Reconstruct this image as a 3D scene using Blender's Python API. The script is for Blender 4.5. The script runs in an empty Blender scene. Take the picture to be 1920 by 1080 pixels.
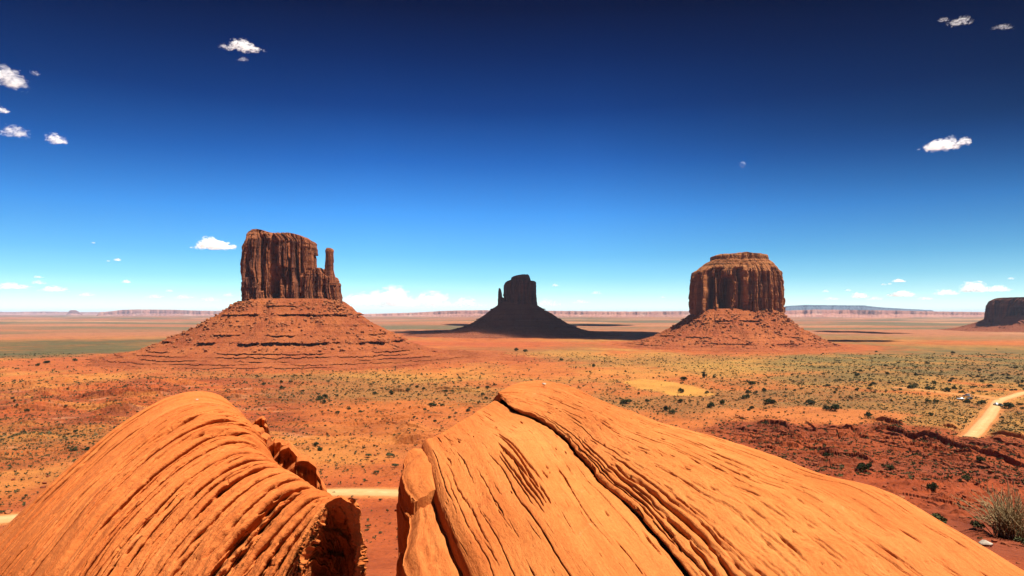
import bpy, math, random
import numpy as np
from mathutils import Vector

random.seed(7)
RNG = np.random.default_rng(7)
SC = bpy.context.scene
COL = SC.collection

# ------------------------------------------------------------------ camera constants
F = 1274.0          # focal length in pixels of the 1920 px wide photograph
CX, HY = 960.0, 587.0   # principal column, horizon row
H = 60.0            # camera height above the valley floor
SUN_EL = math.radians(65.0)
SUN_AZ = math.radians(114.0)   # clockwise from the view axis (+Y)
SUN = np.array([math.cos(SUN_EL) * math.sin(SUN_AZ), math.cos(SUN_EL) * math.cos(SUN_AZ), math.sin(SUN_EL)])

def at(px, py, Y):
    return np.array([(px - CX) / F * Y, Y, H - (py - HY) / F * Y])

# ------------------------------------------------------------------ numpy noise
def _hash(ix, iy, iz, seed):
    h = (ix.astype(np.uint32) * np.uint32(374761393) + iy.astype(np.uint32) * np.uint32(668265263)
         + iz.astype(np.uint32) * np.uint32(2147483647) + np.uint32((seed * 974634777 + 12345) & 0xffffffff))
    h ^= h >> np.uint32(13)
    h *= np.uint32(1274126177)
    h ^= h >> np.uint32(16)
    h *= np.uint32(2246822519)
    h ^= h >> np.uint32(15)
    return h.astype(np.float32) * np.float32(1.0 / 4294967296.0)

def rnd1(i, seed=0):
    i = np.asarray(i).astype(np.int64)
    z = np.zeros_like(i)
    return _hash(i, z, z, seed)

def rnd2(i, j, seed=0):
    i = np.asarray(i).astype(np.int64); j = np.asarray(j).astype(np.int64)
    return _hash(i, j, np.zeros_like(i), seed)

def _q(t):
    return t * t * t * (t * (t * 6 - 15) + 10)

def noise2(x, y, seed=0):
    x = np.asarray(x, dtype=np.float64); y = np.asarray(y, dtype=np.float64)
    x, y = np.broadcast_arrays(x, y)
    ix = np.floor(x).astype(np.int64); iy = np.floor(y).astype(np.int64)
    fx = (x - ix).astype(np.float32); fy = (y - iy).astype(np.float32)
    u, v = _q(fx), _q(fy)
    z = np.zeros_like(ix)
    def g(dx, dy):
        a = _hash(ix + dx, iy + dy, z, seed) * np.float32(2 * np.pi)
        return np.cos(a) * (fx - dx) + np.sin(a) * (fy - dy)
    n0 = g(0, 0); n0 = n0 + (g(1, 0) - n0) * u
    n1 = g(0, 1); n1 = n1 + (g(1, 1) - n1) * u
    return (n0 + (n1 - n0) * v) * 1.4

def noise3(x, y, z, seed=0):
    x, y, z = np.broadcast_arrays(np.asarray(x, dtype=np.float64), np.asarray(y, dtype=np.float64), np.asarray(z, dtype=np.float64))
    ix = np.floor(x).astype(np.int64); iy = np.floor(y).astype(np.int64); iz = np.floor(z).astype(np.int64)
    fx = (x - ix).astype(np.float32); fy = (y - iy).astype(np.float32); fz = (z - iz).astype(np.float32)
    u, v, w = _q(fx), _q(fy), _q(fz)
    def g(dx, dy, dz):
        return _hash(ix + dx, iy + dy, iz + dz, seed) * 2 - 1
    def lx(dy, dz):
        a = g(0, dy, dz); return a + (g(1, dy, dz) - a) * u
    def ly(dz):
        a = lx(0, dz); return a + (lx(1, dz) - a) * v
    a = ly(0)
    return a + (ly(1) - a) * w

def fbm2(x, y, o=4, seed=0, gain=0.5, lac=2.03):
    s = 0.0; a = 1.0; f = 1.0; t = 0.0
    for k in range(o):
        s = s + a * noise2(x * f + 17.3 * k, y * f - 9.1 * k, seed + k); t += a
        a *= gain; f *= lac
    return s / t

def fbm3(x, y, z, o=4, seed=0, gain=0.5):
    s = 0.0; a = 1.0; f = 1.0; t = 0.0
    for k in range(o):
        s = s + a * noise3(x * f + 5.3 * k, y * f, z * f, seed + k); t += a
        a *= gain; f *= 2.03
    return s / t

def sst(a, b, x):
    t = np.clip((np.asarray(x, dtype=np.float64) - a) / (b - a), 0, 1)
    return t * t * (3 - 2 * t)

def lerp(a, b, t):
    return a + (b - a) * t

# ------------------------------------------------------------------ object helpers
def tag(o, label=None, cat=None, group=None, kind=None):
    if label: o['label'] = label
    if cat: o['category'] = cat
    if group: o['group'] = group
    if kind: o['kind'] = kind
    return o

def empty(name, loc=(0, 0, 0), rz=0.0):
    o = bpy.data.objects.new(name, None)
    o.empty_display_size = 0.2
    COL.objects.link(o)
    o.location = loc
    o.rotation_euler = (0, 0, rz)
    return o

def link(name, me, mat=None, parent=None, loc=None):
    o = bpy.data.objects.new(name, me)
    COL.objects.link(o)
    if mat is not None:
        me.materials.clear()
        me.materials.append(mat)
    if parent is not None:
        o.parent = parent
    if loc is not None:
        o.location = loc
    return o

def np_mesh(name, V, faces, smooth=True, uv=None, cols=None):
    """faces: int array (n,3) or (n,4), or a list of such arrays."""
    V = np.ascontiguousarray(V, dtype=np.float32)
    fl = faces if isinstance(faces, list) else [faces]
    fl = [np.asarray(f, dtype=np.int32) for f in fl if len(f)]
    me = bpy.data.meshes.new(name)
    me.vertices.add(len(V)); me.vertices.foreach_set('co', V.ravel())
    tot = sum(f.size for f in fl); n = sum(len(f) for f in fl)
    me.loops.add(tot); me.polygons.add(n)
    li = np.concatenate([f.ravel() for f in fl])
    me.loops.foreach_set('vertex_index', li)
    cnt = np.concatenate([np.full(len(f), f.shape[1], np.int32) for f in fl])
    st = np.concatenate([[0], np.cumsum(cnt)[:-1]]).astype(np.int32)
    me.polygons.foreach_set('loop_start', st)
    me.polygons.foreach_set('loop_total', cnt)
    me.polygons.foreach_set('use_smooth', np.broadcast_to(np.asarray(smooth, bool), (n,)).copy())
    if uv is not None:
        l = me.uv_layers.new(name='UVMap')
        l.data.foreach_set('uv', np.asarray(uv, dtype=np.float32)[li].ravel())
    if cols:
        for k, a in cols.items():
            a = np.asarray(a, dtype=np.float32)
            if a.ndim == 1:
                at_ = me.attributes.new(k, 'FLOAT', 'POINT'); at_.data.foreach_set('value', a)
            else:
                if a.shape[1] == 3:
                    a = np.concatenate([a, np.ones((len(a), 1), np.float32)], 1)
                at_ = me.attributes.new(k, 'FLOAT_COLOR', 'POINT'); at_.data.foreach_set('color', np.ascontiguousarray(a).ravel())
    me.update(calc_edges=True)
    me.validate()
    return me

def grid_faces(nu, nv, wrap_u=False, off=0, flip=False):
    iu = np.arange(nu if wrap_u else nu - 1); iv = np.arange(nv - 1)
    A, B = np.meshgrid(iu, iv, indexing='ij')
    a = A * nv + B; b = ((A + 1) % nu) * nv + B
    q = np.stack([a, b, b + 1, a + 1], -1).reshape(-1, 4) + off
    return q[:, ::-1] if flip else q

# ------------------------------------------------------------------ materials
ALB = 0.50
class NT:
    def __init__(s, name):
        s.m = bpy.data.materials.new(name); s.m.use_nodes = True
        s.t = s.m.node_tree; s.n = s.t.nodes; s.l = s.t.links
        s.b = s.n.get('Principled BSDF')
        s.out = s.n.get('Material Output')
        s.b.inputs['Roughness'].default_value = 0.95
        s.b.inputs['Specular IOR Level'].default_value = 0.12
    def node(s, typ, **kw):
        n = s.n.new(typ)
        for k, v in kw.items():
            if k in n.inputs: n.inputs[k].default_value = v
            else: setattr(n, k, v)
        return n
    def link(s, a, b): s.l.new(a, b)
    def coord(s, kind='Object', scale=(1, 1, 1)):
        t = s.n.new('ShaderNodeTexCoord'); m = s.n.new('ShaderNodeMapping')
        m.inputs['Scale'].default_value = scale
        s.link(t.outputs[kind], m.inputs['Vector'])
        return m.outputs['Vector']
    def noise(s, vec, scale, detail=4, rough=0.55, dist=0.0):
        n = s.node('ShaderNodeTexNoise', Scale=scale, Detail=detail, Roughness=rough, Distortion=dist)
        s.link(vec, n.inputs['Vector'])
        return n.outputs['Fac']
    def ramp(s, fac, stops):
        r = s.n.new('ShaderNodeValToRGB'); e = r.color_ramp.elements
        while len(e) < len(stops): e.new(0.5)
        for k, (p, c) in enumerate(stops):
            e[k].position = p
            e[k].color = (c[0], c[1], c[2], 1) if not isinstance(c, (int, float)) else (c, c, c, 1)
        s.link(fac, r.inputs['Fac'])
        return r.outputs['Color']
    def mix(s, fac, a, b, mode='MIX'):
        m = s.n.new('ShaderNodeMix'); m.data_type = 'RGBA'; m.blend_type = mode
        for val, idx in ((fac, 0), (a, 6), (b, 7)):
            if isinstance(val, (int, float)): m.inputs[idx].default_value = val
            elif isinstance(val, tuple): m.inputs[idx].default_value = (val[0], val[1], val[2], 1)
            else: s.link(val, m.inputs[idx])
        return m.outputs[2]
    def math(s, op, a, b=0.0):
        m = s.n.new('ShaderNodeMath'); m.operation = op
        for val, idx in ((a, 0), (b, 1)):
            if isinstance(val, (int, float)): m.inputs[idx].default_value = val
            else: s.link(val, m.inputs[idx])
        return m.outputs[0]
    def attr(s, name, what='Color'):
        a = s.n.new('ShaderNodeAttribute'); a.attribute_name = name
        return a.outputs[what]
    def bump(s, h, strength, dist):
        b = s.node('ShaderNodeBump', Strength=strength, Distance=dist)
        s.link(h, b.inputs['Height'])
        s.link(b.outputs['Normal'], s.b.inputs['Normal'])
    def color(s, c):
        if isinstance(c, tuple): s.b.inputs['Base Color'].default_value = (c[0] * ALB, c[1] * ALB, c[2] * ALB, 1)
        else: s.link(s.mix(1.0, c, (ALB, ALB, ALB), 'MULTIPLY'), s.b.inputs['Base Color'])

def plain(name, c, rough=0.7, metal=0.0, spec=0.3):
    k = NT(name)
    v = k.coord('Object')
    n = k.noise(v, 3.0, 3)
    lo = tuple(x * 0.85 for x in c); hi = tuple(min(1, x * 1.12) for x in c)
    k.color(k.ramp(n, [(0.3, lo), (0.7, hi)]))
    k.b.inputs['Roughness'].default_value = rough
    k.b.inputs['Metallic'].default_value = metal
    k.b.inputs['Specular IOR Level'].default_value = spec
    return k.m

def mat_ground():
    k = NT('desert_soil')
    base = k.attr('soil'); veg = k.attr('veg', 'Fac')
    v = k.coord('Object')
    n1 = k.noise(v, 0.035, 6, 0.62)
    n2 = k.noise(v, 0.9, 5, 0.65)
    n3 = k.noise(v, 9.0, 3, 0.6)
    c = k.mix(0.55, base, k.ramp(n1, [(0.30, (0.50, 0.40, 0.38)), (0.5, (1, 1, 1)), (0.72, (1.25, 1.3, 1.25))]), 'MULTIPLY')
    c = k.mix(0.6, c, k.ramp(n2, [(0.30, (0.42, 0.32, 0.30)), (0.5, (1, 1, 1)), (0.75, (1.3, 1.36, 1.4))]), 'MULTIPLY')
    c = k.mix(0.4, c, k.ramp(n3, [(0.3, (0.6, 0.5, 0.5)), (0.6, (1.15, 1.15, 1.15))]), 'MULTIPLY')
    # low herbs as specks, only where plants grow
    for sc, thr, col in ((0.42, 0.40, (0.10, 0.105, 0.045)), (1.05, 0.42, (0.17, 0.16, 0.07))):
        vo = k.node('ShaderNodeTexVoronoi', Scale=sc); k.link(v, vo.inputs['Vector'])
        sp = k.n.new('ShaderNodeSeparateColor'); k.link(vo.outputs['Color'], sp.inputs[0])
        has = k.math('LESS_THAN', sp.outputs[0], k.math('MULTIPLY', veg, 0.75))
        rad = k.math('MULTIPLY', sp.outputs[1], thr)
        inside = k.math('LESS_THAN', vo.outputs['Distance'], rad)
        c = k.mix(k.math('MULTIPLY', has, inside), c, col)
    k.color(c)
    hsum = k.math('ADD', k.math('MULTIPLY', n2, 1.0), k.math('MULTIPLY', n3, 0.25))
    k.bump(hsum, 0.7, 0.5)
    return k.m

def mat_road(name='packed_sand', a=(0.70, 0.42, 0.16), b=(0.86, 0.57, 0.26)):
    k = NT(name)
    v = k.coord('Object')
    n = k.noise(v, 0.25, 5, 0.6); n2 = k.noise(v, 3.0, 4)
    c = k.ramp(n, [(0.3, a), (0.7, b)])
    c = k.mix(0.4, c, k.ramp(n2, [(0.3, (0.8, 0.75, 0.7)), (0.7, (1.1, 1.1, 1.1))]), 'MULTIPLY')
    c = k.mix(k.math('MULTIPLY', k.attr('rut', 'Fac'), 0.35), c, (0.55, 0.30, 0.11))
    c = k.mix(k.math('MULTIPLY', k.attr('verge', 'Fac'), k.ramp(n, [(0.35, 0.35), (0.6, 0.95)])), c, (0.56, 0.185, 0.050))
    k.color(c); k.bump(n2, 0.4, 0.1)
    return k.m

def mat_cliff(name, fresh, dark, light, streak=0.5, sc=1.0, cap=0.35):
    k = NT(name)
    v = k.coord('Object')
    vs = k.coord('Object', (0.11 * sc, 0.11 * sc, 0.012 * sc))
    vh = k.coord('Object', (0.010 * sc, 0.010 * sc, 0.22 * sc))
    n1 = k.noise(vs, 1.0, 7, 0.62, 0.5)
    n2 = k.noise(vh, 1.0, 5, 0.6, 0.3)
    n3 = k.noise(v, 0.06 * sc, 6, 0.62)
    n4 = k.noise(v, 0.55 * sc, 5, 0.7)
    c = k.mix(k.ramp(n1, [(streak - 0.10, 0.0), (streak + 0.07, 1.0)]), dark, fresh)
    c = k.mix(k.ramp(n3, [(0.55, 0.0), (0.66, 0.55)]), c, light)
    c = k.mix(0.55, c, k.ramp(n2, [(0.33, (0.55, 0.50, 0.48)), (0.5, (1, 1, 1)), (0.7, (1.22, 1.2, 1.15))]), 'MULTIPLY')
    c = k.mix(0.7, c, k.ramp(n4, [(0.30, (0.50, 0.46, 0.45)), (0.55, (1.0, 1.0, 1.0)), (0.75, (1.25, 1.25, 1.25))]), 'MULTIPLY')
    ch = k.ramp(n2, [(0.34, tuple(0.35 * a for a in light)), (0.46, fresh), (0.58, light), (0.68, tuple(min(0.8, 1.3 * a) for a in light))])
    ch = k.mix(0.7, ch, k.ramp(n4, [(0.30, (0.50, 0.46, 0.45)), (0.55, (1.0, 1.0, 1.0)), (0.75, (1.25, 1.25, 1.25))]), 'MULTIPLY')
    c = k.mix(k.math('MULTIPLY', k.attr('cap', 'Fac'), cap), c, ch)
    k.color(c)
    k.bump(k.math('ADD', n4, k.math('MULTIPLY', n2, 0.8)), 0.9, 1.6)
    return k.m

def mat_talus(name, a, b, pale):
    k = NT(name)
    v = k.coord('Object')
    vh = k.coord('Object', (0.006, 0.006, 0.30))
    n1 = k.noise(v, 0.025, 6, 0.6); n2 = k.noise(vh, 1.0, 6, 0.65, 0.4); n3 = k.noise(v, 0.45, 5, 0.7)
    c = k.mix(k.ramp(n1, [(0.35, 0.0), (0.65, 1.0)]), a, b)
    c = k.mix(0.65, c, k.ramp(n2, [(0.32, (0.52, 0.46, 0.46)), (0.5, (1, 1, 1)), (0.68, (1.2, 1.25, 1.25))]), 'MULTIPLY')
    c = k.mix(k.ramp(n3, [(0.60, 0.0), (0.72, 0.75)]), c, pale)
    c = k.mix(k.ramp(n3, [(0.30, 0.7), (0.42, 0.0)]), c, (0.14, 0.04, 0.025))
    k.color(c)
    k.bump(n3, 0.9, 2.0)
    return k.m

def mat_sandstone(name, tint=(1, 1, 1)):
    """UV: u metres along the bedding lines, v metres across them."""
    k = NT(name)
    t = k.n.new('ShaderNodeTexCoord')
    def uvm(s):
        m = k.n.new('ShaderNodeMapping'); m.inputs['Scale'].default_value = s
        k.link(t.outputs['UV'], m.inputs['Vector']); return m.outputs['Vector']
    v = k.coord('Object')
    st = k.noise(uvm((0.45, 7.0, 1)), 1.0, 6, 0.62, 0.35)
    st2 = k.noise(uvm((7.0, 34.0, 1)), 1.0, 5, 0.68, 0.8)
    big = k.noise(v, 0.55, 5, 0.55)
    fine = k.noise(v, 26.0, 6, 0.72)
    mid = k.noise(v, 4.0, 6, 0.65)
    def T(c): return tuple(x * y for x, y in zip(c, tint))
    c = k.ramp(st, [(0.25, T((0.47, 0.135, 0.032))), (0.42, T((0.61, 0.195, 0.048))), (0.60, T((0.66, 0.235, 0.062))), (0.8, T((0.73, 0.30, 0.095)))])
    pale = k.attr('pale', 'Fac')
    c = k.mix(k.math('MULTIPLY', pale, 0.8), c, k.mix(0.5, T((0.80, 0.38, 0.10)), c))
    c = k.mix(0.55, c, k.ramp(big, [(0.3, (0.80, 0.70, 0.62)), (0.5, (1, 1, 1)), (0.72, (1.15, 1.25, 1.4))]), 'MULTIPLY')
    c = k.mix(0.32, c, k.ramp(st2, [(0.28, (0.55, 0.42, 0.35)), (0.48, (1, 1, 1)), (0.8, (1.1, 1.12, 1.15))]), 'MULTIPLY')
    c = k.mix(0.4, c, k.ramp(fine, [(0.3, (0.72, 0.66, 0.62)), (0.6, (1.06, 1.06, 1.06))]), 'MULTIPLY')
    c = k.mix(0.35, c, k.ramp(mid, [(0.3, (0.75, 0.68, 0.62)), (0.6, (1.08, 1.1, 1.12))]), 'MULTIPLY')
    blotch = k.noise(v, 1.7, 7, 0.7, 0.8)
    c = k.mix(k.ramp(blotch, [(0.58, 0.0), (0.70, 0.5)]), c, T((0.50, 0.125, 0.034)))
    scuff = k.noise(v, 2.6, 8, 0.75, 1.2)
    c = k.mix(k.ramp(scuff, [(0.63, 0.0), (0.74, 0.6)]), c, T((0.80, 0.44, 0.20)))
    dash = k.noise(uvm((2.2, 30.0, 1)), 1.0, 5, 0.62, 0.3)
    c = k.mix(k.ramp(dash, [(0.56, 0.0), (0.70, 0.55)]), c, T((0.42, 0.105, 0.028)))
    speck = k.noise(v, 60.0, 3, 0.6)
    c = k.mix(k.ramp(speck, [(0.66, 0.0), (0.72, 0.55)]), c, T((0.26, 0.075, 0.03)))
    k.color(c)
    hh = k.math('ADD', k.math('MULTIPLY', fine, 0.35), k.math('ADD', k.math('MULTIPLY', st2, 0.45), k.math('MULTIPLY', mid, 0.8)))
    k.bump(hh, 0.9, 0.030)
    return k.m

def mat_leaf(name, c1, c2):
    k = NT(name)
    v = k.coord('Object')
    n = k.noise(v, 2.2, 4)
    k.color(k.ramp(n, [(0.3, c1), (0.7, c2)]))
    return k.m

def mat_cloud(d, col=(0.99, 0.99, 1.0), size=None, wisp=0.5):
    m = bpy.data.materials.new('cloud_vapour'); m.use_nodes = True
    t = m.node_tree; t.nodes.clear()
    o = t.nodes.new('ShaderNodeOutputMaterial'); p = t.nodes.new('ShaderNodeVolumePrincipled')
    p.inputs['Density'].default_value = d
    p.inputs['Color'].default_value = (*col, 1)
    p.inputs['Anisotropy'].default_value = 0.0
    if size is not None:
        tc = t.nodes.new('ShaderNodeTexCoord'); mp = t.nodes.new('ShaderNodeMapping')
        mp.inputs['Scale'].default_value = (2.4 / size, 2.4 / size, 4.2 / size)
        t.links.new(tc.outputs['Object'], mp.inputs['Vector'])
        n = t.nodes.new('ShaderNodeTexNoise'); n.inputs['Scale'].default_value = 1.0; n.inputs['Detail'].default_value = 6; n.inputs['Roughness'].default_value = 0.66; n.inputs['Distortion'].default_value = 0.5
        t.links.new(mp.outputs['Vector'], n.inputs['Vector'])
        r = t.nodes.new('ShaderNodeMapRange'); r.inputs['From Min'].default_value = 0.36 + 0.20 * wisp; r.inputs['From Max'].default_value = 0.64 + 0.20 * wisp
        r.inputs['To Min'].default_value = 0.0; r.inputs['To Max'].default_value = d * 2.2
        def mth(op, a, b):
            q = t.nodes.new('ShaderNodeMath'); q.operation = op
            for v_, ix in ((a, 0), (b, 1)):
                if isinstance(v_, (int, float)): q.inputs[ix].default_value = v_
                else: t.links.new(v_, q.inputs[ix])
            return q.outputs[0]
        sp = t.nodes.new('ShaderNodeSeparateXYZ'); t.links.new(tc.outputs['Generated'], sp.inputs[0])
        rr = 0.0
        for ax, c_, w_ in (('X', 0.5, 0.5), ('Y', 0.5, 0.5), ('Z', 0.36, 0.62)):
            e_ = mth('DIVIDE', mth('SUBTRACT', sp.outputs[ax], c_), w_)
            rr = mth('ADD', mth('MULTIPLY', e_, e_), rr)
        val = mth('SUBTRACT', mth('ADD', mth('MULTIPLY', n.outputs['Fac'], 1.7), -0.24), mth('MULTIPLY', rr, 0.25))
        t.links.new(val, r.inputs['Value']); t.links.new(r.outputs[0], p.inputs['Density'])

    t.links.new(p.outputs['Volume'], o.inputs['Volume'])
    return m

M = {}
M['ground'] = mat_ground()
M['road'] = mat_road()
M['track'] = mat_road('orange_sand_track', (0.60, 0.24, 0.065), (0.70, 0.33, 0.10))
M['west_cliff'] = mat_cliff('varnished_cliff', (0.50, 0.155, 0.056), (0.17, 0.058, 0.034), (0.66, 0.23, 0.085), 0.50)
M['merrick_cliff'] = mat_cliff('weathered_cliff', (0.56, 0.19, 0.06), (0.15, 0.052, 0.028), (0.64, 0.26, 0.09), 0.43, 1.0, 0.75)
M['far_cliff'] = mat_cliff('shade_darkened_cliff', (0.26, 0.085, 0.042), (0.12, 0.042, 0.027), (0.32, 0.12, 0.055), 0.5)  # same red rock, with shadow darkness put into its colour
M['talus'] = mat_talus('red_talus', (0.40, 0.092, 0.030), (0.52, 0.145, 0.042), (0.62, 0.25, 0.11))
M['far_talus'] = mat_talus('shade_darkened_talus', (0.27, 0.072, 0.03), (0.34, 0.105, 0.045), (0.40, 0.15, 0.07))  # talus colour lowered to carry the shade on the far buttes
M['rubble'] = plain('fallen_rock', (0.48, 0.16, 0.06), 0.95, 0, 0.1)
M['red_stone'] = plain('red_stone', (0.36, 0.095, 0.038), 0.95, 0, 0.1)
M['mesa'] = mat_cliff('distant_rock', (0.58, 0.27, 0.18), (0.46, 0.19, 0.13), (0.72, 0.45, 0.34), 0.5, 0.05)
M['mountain'] = mat_leaf('haze_tinted_forest', (0.10, 0.15, 0.20), (0.15, 0.20, 0.25))  # forest colour lightened and blued to paint in distance haze
M['stone_a'] = mat_sandstone('banded_sandstone', (1.40, 1.10, 0.95))
M['stone_b'] = mat_sandstone('pale_sandstone', (1.32, 1.09, 0.98))
M['pale_rock'] = plain('pale_rock', (0.62, 0.50, 0.38), 0.9, 0, 0.1)
M['juniper'] = mat_leaf('juniper_foliage', (0.025, 0.036, 0.010), (0.065, 0.075, 0.022))
M['juniper_light'] = mat_leaf('olive_foliage', (0.055, 0.062, 0.020), (0.12, 0.115, 0.042))
M['sage'] = mat_leaf('sage_foliage', (0.07, 0.075, 0.03), (0.15, 0.145, 0.06))
M['scrub'] = mat_leaf('scrub_foliage', (0.06, 0.062, 0.022), (0.15, 0.13, 0.05))
M['bark'] = plain('grey_bark', (0.16, 0.10, 0.06), 0.9, 0, 0.1)
M['straw'] = plain('dry_twig', (0.52, 0.36, 0.17), 0.9, 0, 0.1)

# ------------------------------------------------------------------ terrain height
RHO_R = np.array([0, 5, 12, 20, 35, 60, 100, 160, 230, 300, 400, 600]) * 1.15
Z_R = np.array([-2.6, -2.9, -4.5, -7.0, -11.3, -18.0, -27.8, -40.4, -51.3, -57.6, -60, -60])
RHO_L = np.array([0, 5, 10, 15, 30, 60, 100, 150, 195, 240, 600]) * 1.02
Z_L = np.array([-2.6, -3.6, -6.0, -8.5, -14.6, -25.2, -39.2, -53.6, -59.0, -60, -60])

def smooth_interp(x, xp, fp):
    # monotone-ish cubic (Catmull-Rom on non uniform knots)
    xp = np.asarray(xp, float); fp = np.asarray(fp, float)
    d = np.gradient(fp, xp)
    x = np.clip(x, xp[0], xp[-1])
    i = np.clip(np.searchsorted(xp, x) - 1, 0, len(xp) - 2)
    h = xp[i + 1] - xp[i]; t = (x - xp[i]) / h
    return ((2 * t**3 - 3 * t**2 + 1) * fp[i] + (t**3 - 2 * t**2 + t) * h * d[i]
            + (-2 * t**3 + 3 * t**2) * fp[i + 1] + (t**3 - t**2) * h * d[i + 1])

def base_height(x, y):
    rho = np.hypot(x, y); az = np.arctan2(x, y)
    w = sst(0.05, 0.34, az) + sst(1.2, 1.7, -az)
    w = np.clip(w, 0, 1)
    return H + lerp(smooth_interp(rho, RHO_L, Z_L), smooth_interp(rho, RHO_R, Z_R), w)

def pick0(px, py):
    """Point of the smooth terrain seen at a pixel (marching the sight line)."""
    Y = np.geomspace(4, 60000, 6000)
    x = (px - CX) / F * Y; z = H - (py - HY) / F * Y
    d = z - base_height(x, Y)
    i = np.argmax(d < 0)
    if i == 0: i = len(Y) - 1
    return np.array([x[i], Y[i]])

# the road, drawn through places read off the photograph
ROADS = []
def road_path(pix, ext0=None, ext1=None):
    P = [pick0(*p) for p in pix]
    if ext0 is not None: P = [np.array(e, float) for e in ext0] + P
    if ext1 is not None: P = P + [np.array(e, float) for e in ext1]
    P = np.array(P)
    # Catmull-Rom
    out = []
    Q = np.vstack([2 * P[0] - P[1], P, 2 * P[-1] - P[-2]])
    for i in range(1, len(Q) - 2):
        p0, p1, p2, p3 = Q[i - 1:i + 3]
        n = max(6, int(np.linalg.norm(p2 - p1) / 3))
        t = np.linspace(0, 1, n, endpoint=False)[:, None]
        out.append(0.5 * ((2 * p1) + (-p0 + p2) * t + (2 * p0 - 5 * p1 + 4 * p2 - p3) * t**2 + (-p0 + 3 * p1 - 3 * p2 + p3) * t**3))
    return np.vstack(out + [Q[-2][None]])

ROADS.append((road_path([(-150, 990), (0, 975), (300, 946), (610, 925), (765, 926), (900, 926), (1000, 930)]), 9.5))
ROADS.append((road_path([(1818, 822), (1835, 806), (1855, 782), (1866, 766), (1874, 753), (1900, 745), (1950, 734), (2050, 722)]), 6.8))
ROADS.append((road_path([(1874, 752), (1845, 746), (1800, 742), (1740, 735), (1690, 728)]), 10.0))

def road_dist(x, y):
    d = np.full(x.shape, 1e9)
    for path, w in ROADS:
        lo = path.min(0) - 40; hi = path.max(0) + 40
        m = (x > lo[0]) & (x < hi[0]) & (y > lo[1]) & (y < hi[1])
        if not m.any(): continue
        xs, ys = x[m], y[m]; best = np.full(xs.shape, 1e9)
        p = path[::2]
        for a, b in zip(p[:-1], p[1:]):
            ab = b - a; L = ab @ ab
            t = np.clip(((xs - a[0]) * ab[0] + (ys - a[1]) * ab[1]) / L, 0, 1)
            best = np.minimum(best, np.hypot(xs - a[0] - t * ab[0], ys - a[1] - t * ab[1]))
        d[m] = np.minimum(d[m], best - w / 2)
    return d

LEDGES_PX = [   # traced lower edges of small cliffs: (points, drop in px)
    ([(1510, 793), (1529, 805), (1567, 813), (1575, 823), (1602, 821), (1621, 813)], 8), ([(1637, 813), (1665, 816), (1700, 825), (1714, 829), (1795, 845), (1840, 860), (1930, 886)], 10),
    ([(1419, 795), (1446, 799), (1477, 813), (1487, 826)], 8), ([(1465, 848), (1519, 853), (1550, 856), (1592, 862), (1640, 871)], 6), ([(1642, 792), (1658, 796), (1671, 801), (1690, 804)], 7),
    ([(1770, 804), (1818, 812), (1862, 820), (1930, 834)], 10), ([(1325, 810), (1375, 815), (1404, 820), (1437, 833)], 4), ([(1635, 893), (1721, 896), (1785, 908)], 5), ([(1380, 781), (1400, 788)], 6),
    ([(1690, 940), (1760, 934), (1810, 948)], 4), ([(1820, 884), (1870, 890), (1935, 905)], 4), ([(1560, 842), (1620, 846)], 3), ([(1700, 868), (1760, 876), (1800, 872)], 4),
    ([(750, 834), (768, 832), (790, 830)], 14), ([(712, 798), (752, 802)], 4), ([(756, 808), (795, 810)], 5), ([(668, 791), (700, 791)], 3), ([(752, 788), (782, 789)], 3), ([(690, 812), (735, 806)], 3),
    ([(-20, 726), (72, 727)], 3), ([(-20, 752), (50, 752)], 5), ([(44, 786), (84, 784)], 4), ([(75, 774), (130, 762)], 2), ([(-10, 816), (34, 813)], 3), ([(36, 829), (72, 821)], 4), ([(-10, 856), (32, 852)], 4), ([(136, 798), (160, 799)], 4),
    ([(100, 741), (300, 737)], 2), ([(150, 756), (330, 752)], 2), ([(20, 742), (120, 740)], 2), ([(160, 815), (215, 806)], 2), ([(704, 903), (758, 891)], 3), ([(560, 800), (605, 796)], 3), ([(640, 842), (690, 836)], 2), ([(590, 772), (640, 770)], 2)]
_lr = random.Random(4)
for _k in range(260):
    _x, _y = _lr.uniform(1360, 1930), _lr.uniform(800, 985)
    if _y > np.interp(_x, [1330, 1430, 1540, 1640, 1760, 1900], [812, 846, 884, 908, 968, 1030]) - 4 or _y < np.interp(_x, [1380, 1640, 1740, 1940], [800, 806, 818, 845]): continue
    _n = _lr.uniform(30, 130); _t = _lr.uniform(0.02, 0.26)
    LEDGES_PX.append(([(_x, _y), (_x + _n * 0.5, _y + _t * _n * 0.5 + _lr.uniform(-2, 2)), (_x + _n, _y + _t * _n)], _lr.uniform(2.5, 6.5)))
for _k in range(80):
    _x, _y = _lr.uniform(-20, 330), _lr.uniform(706, 860)
    _n = _lr.uniform(30, 130)
    LEDGES_PX.append(([(_x, _y), (_x + _n, _y - _lr.uniform(-2, 6))], _lr.uniform(2.5, 6.0)))
for _k in range(60):
    _x, _y = _lr.uniform(330, 930), _lr.uniform(722, 850)
    _n = _lr.uniform(20, 90)
    LEDGES_PX.append(([(_x, _y), (_x + _n, _y - _lr.uniform(-3, 4))], _lr.uniform(1.8, 4.2)))
for _k in range(22):
    _x, _y = _lr.uniform(600, 790), _lr.uniform(770, 905)
    _n = _lr.uniform(18, 60)
    LEDGES_PX.append(([(_x, _y), (_x + _n, _y - _lr.uniform(-2, 4))], _lr.uniform(1.8, 4.0)))
LEDGES = None
def ledges():
    global LEDGES
    if LEDGES is None:
        LEDGES = []
        for k, (pts, hp) in enumerate(LEDGES_PX):
            P = np.array([pick0(*p) for p in pts])
            a = P[:, 0] / P[:, 1]                      # bearing
            LEDGES.append((a, P[:, 1], hp, k))
    return LEDGES

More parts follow.
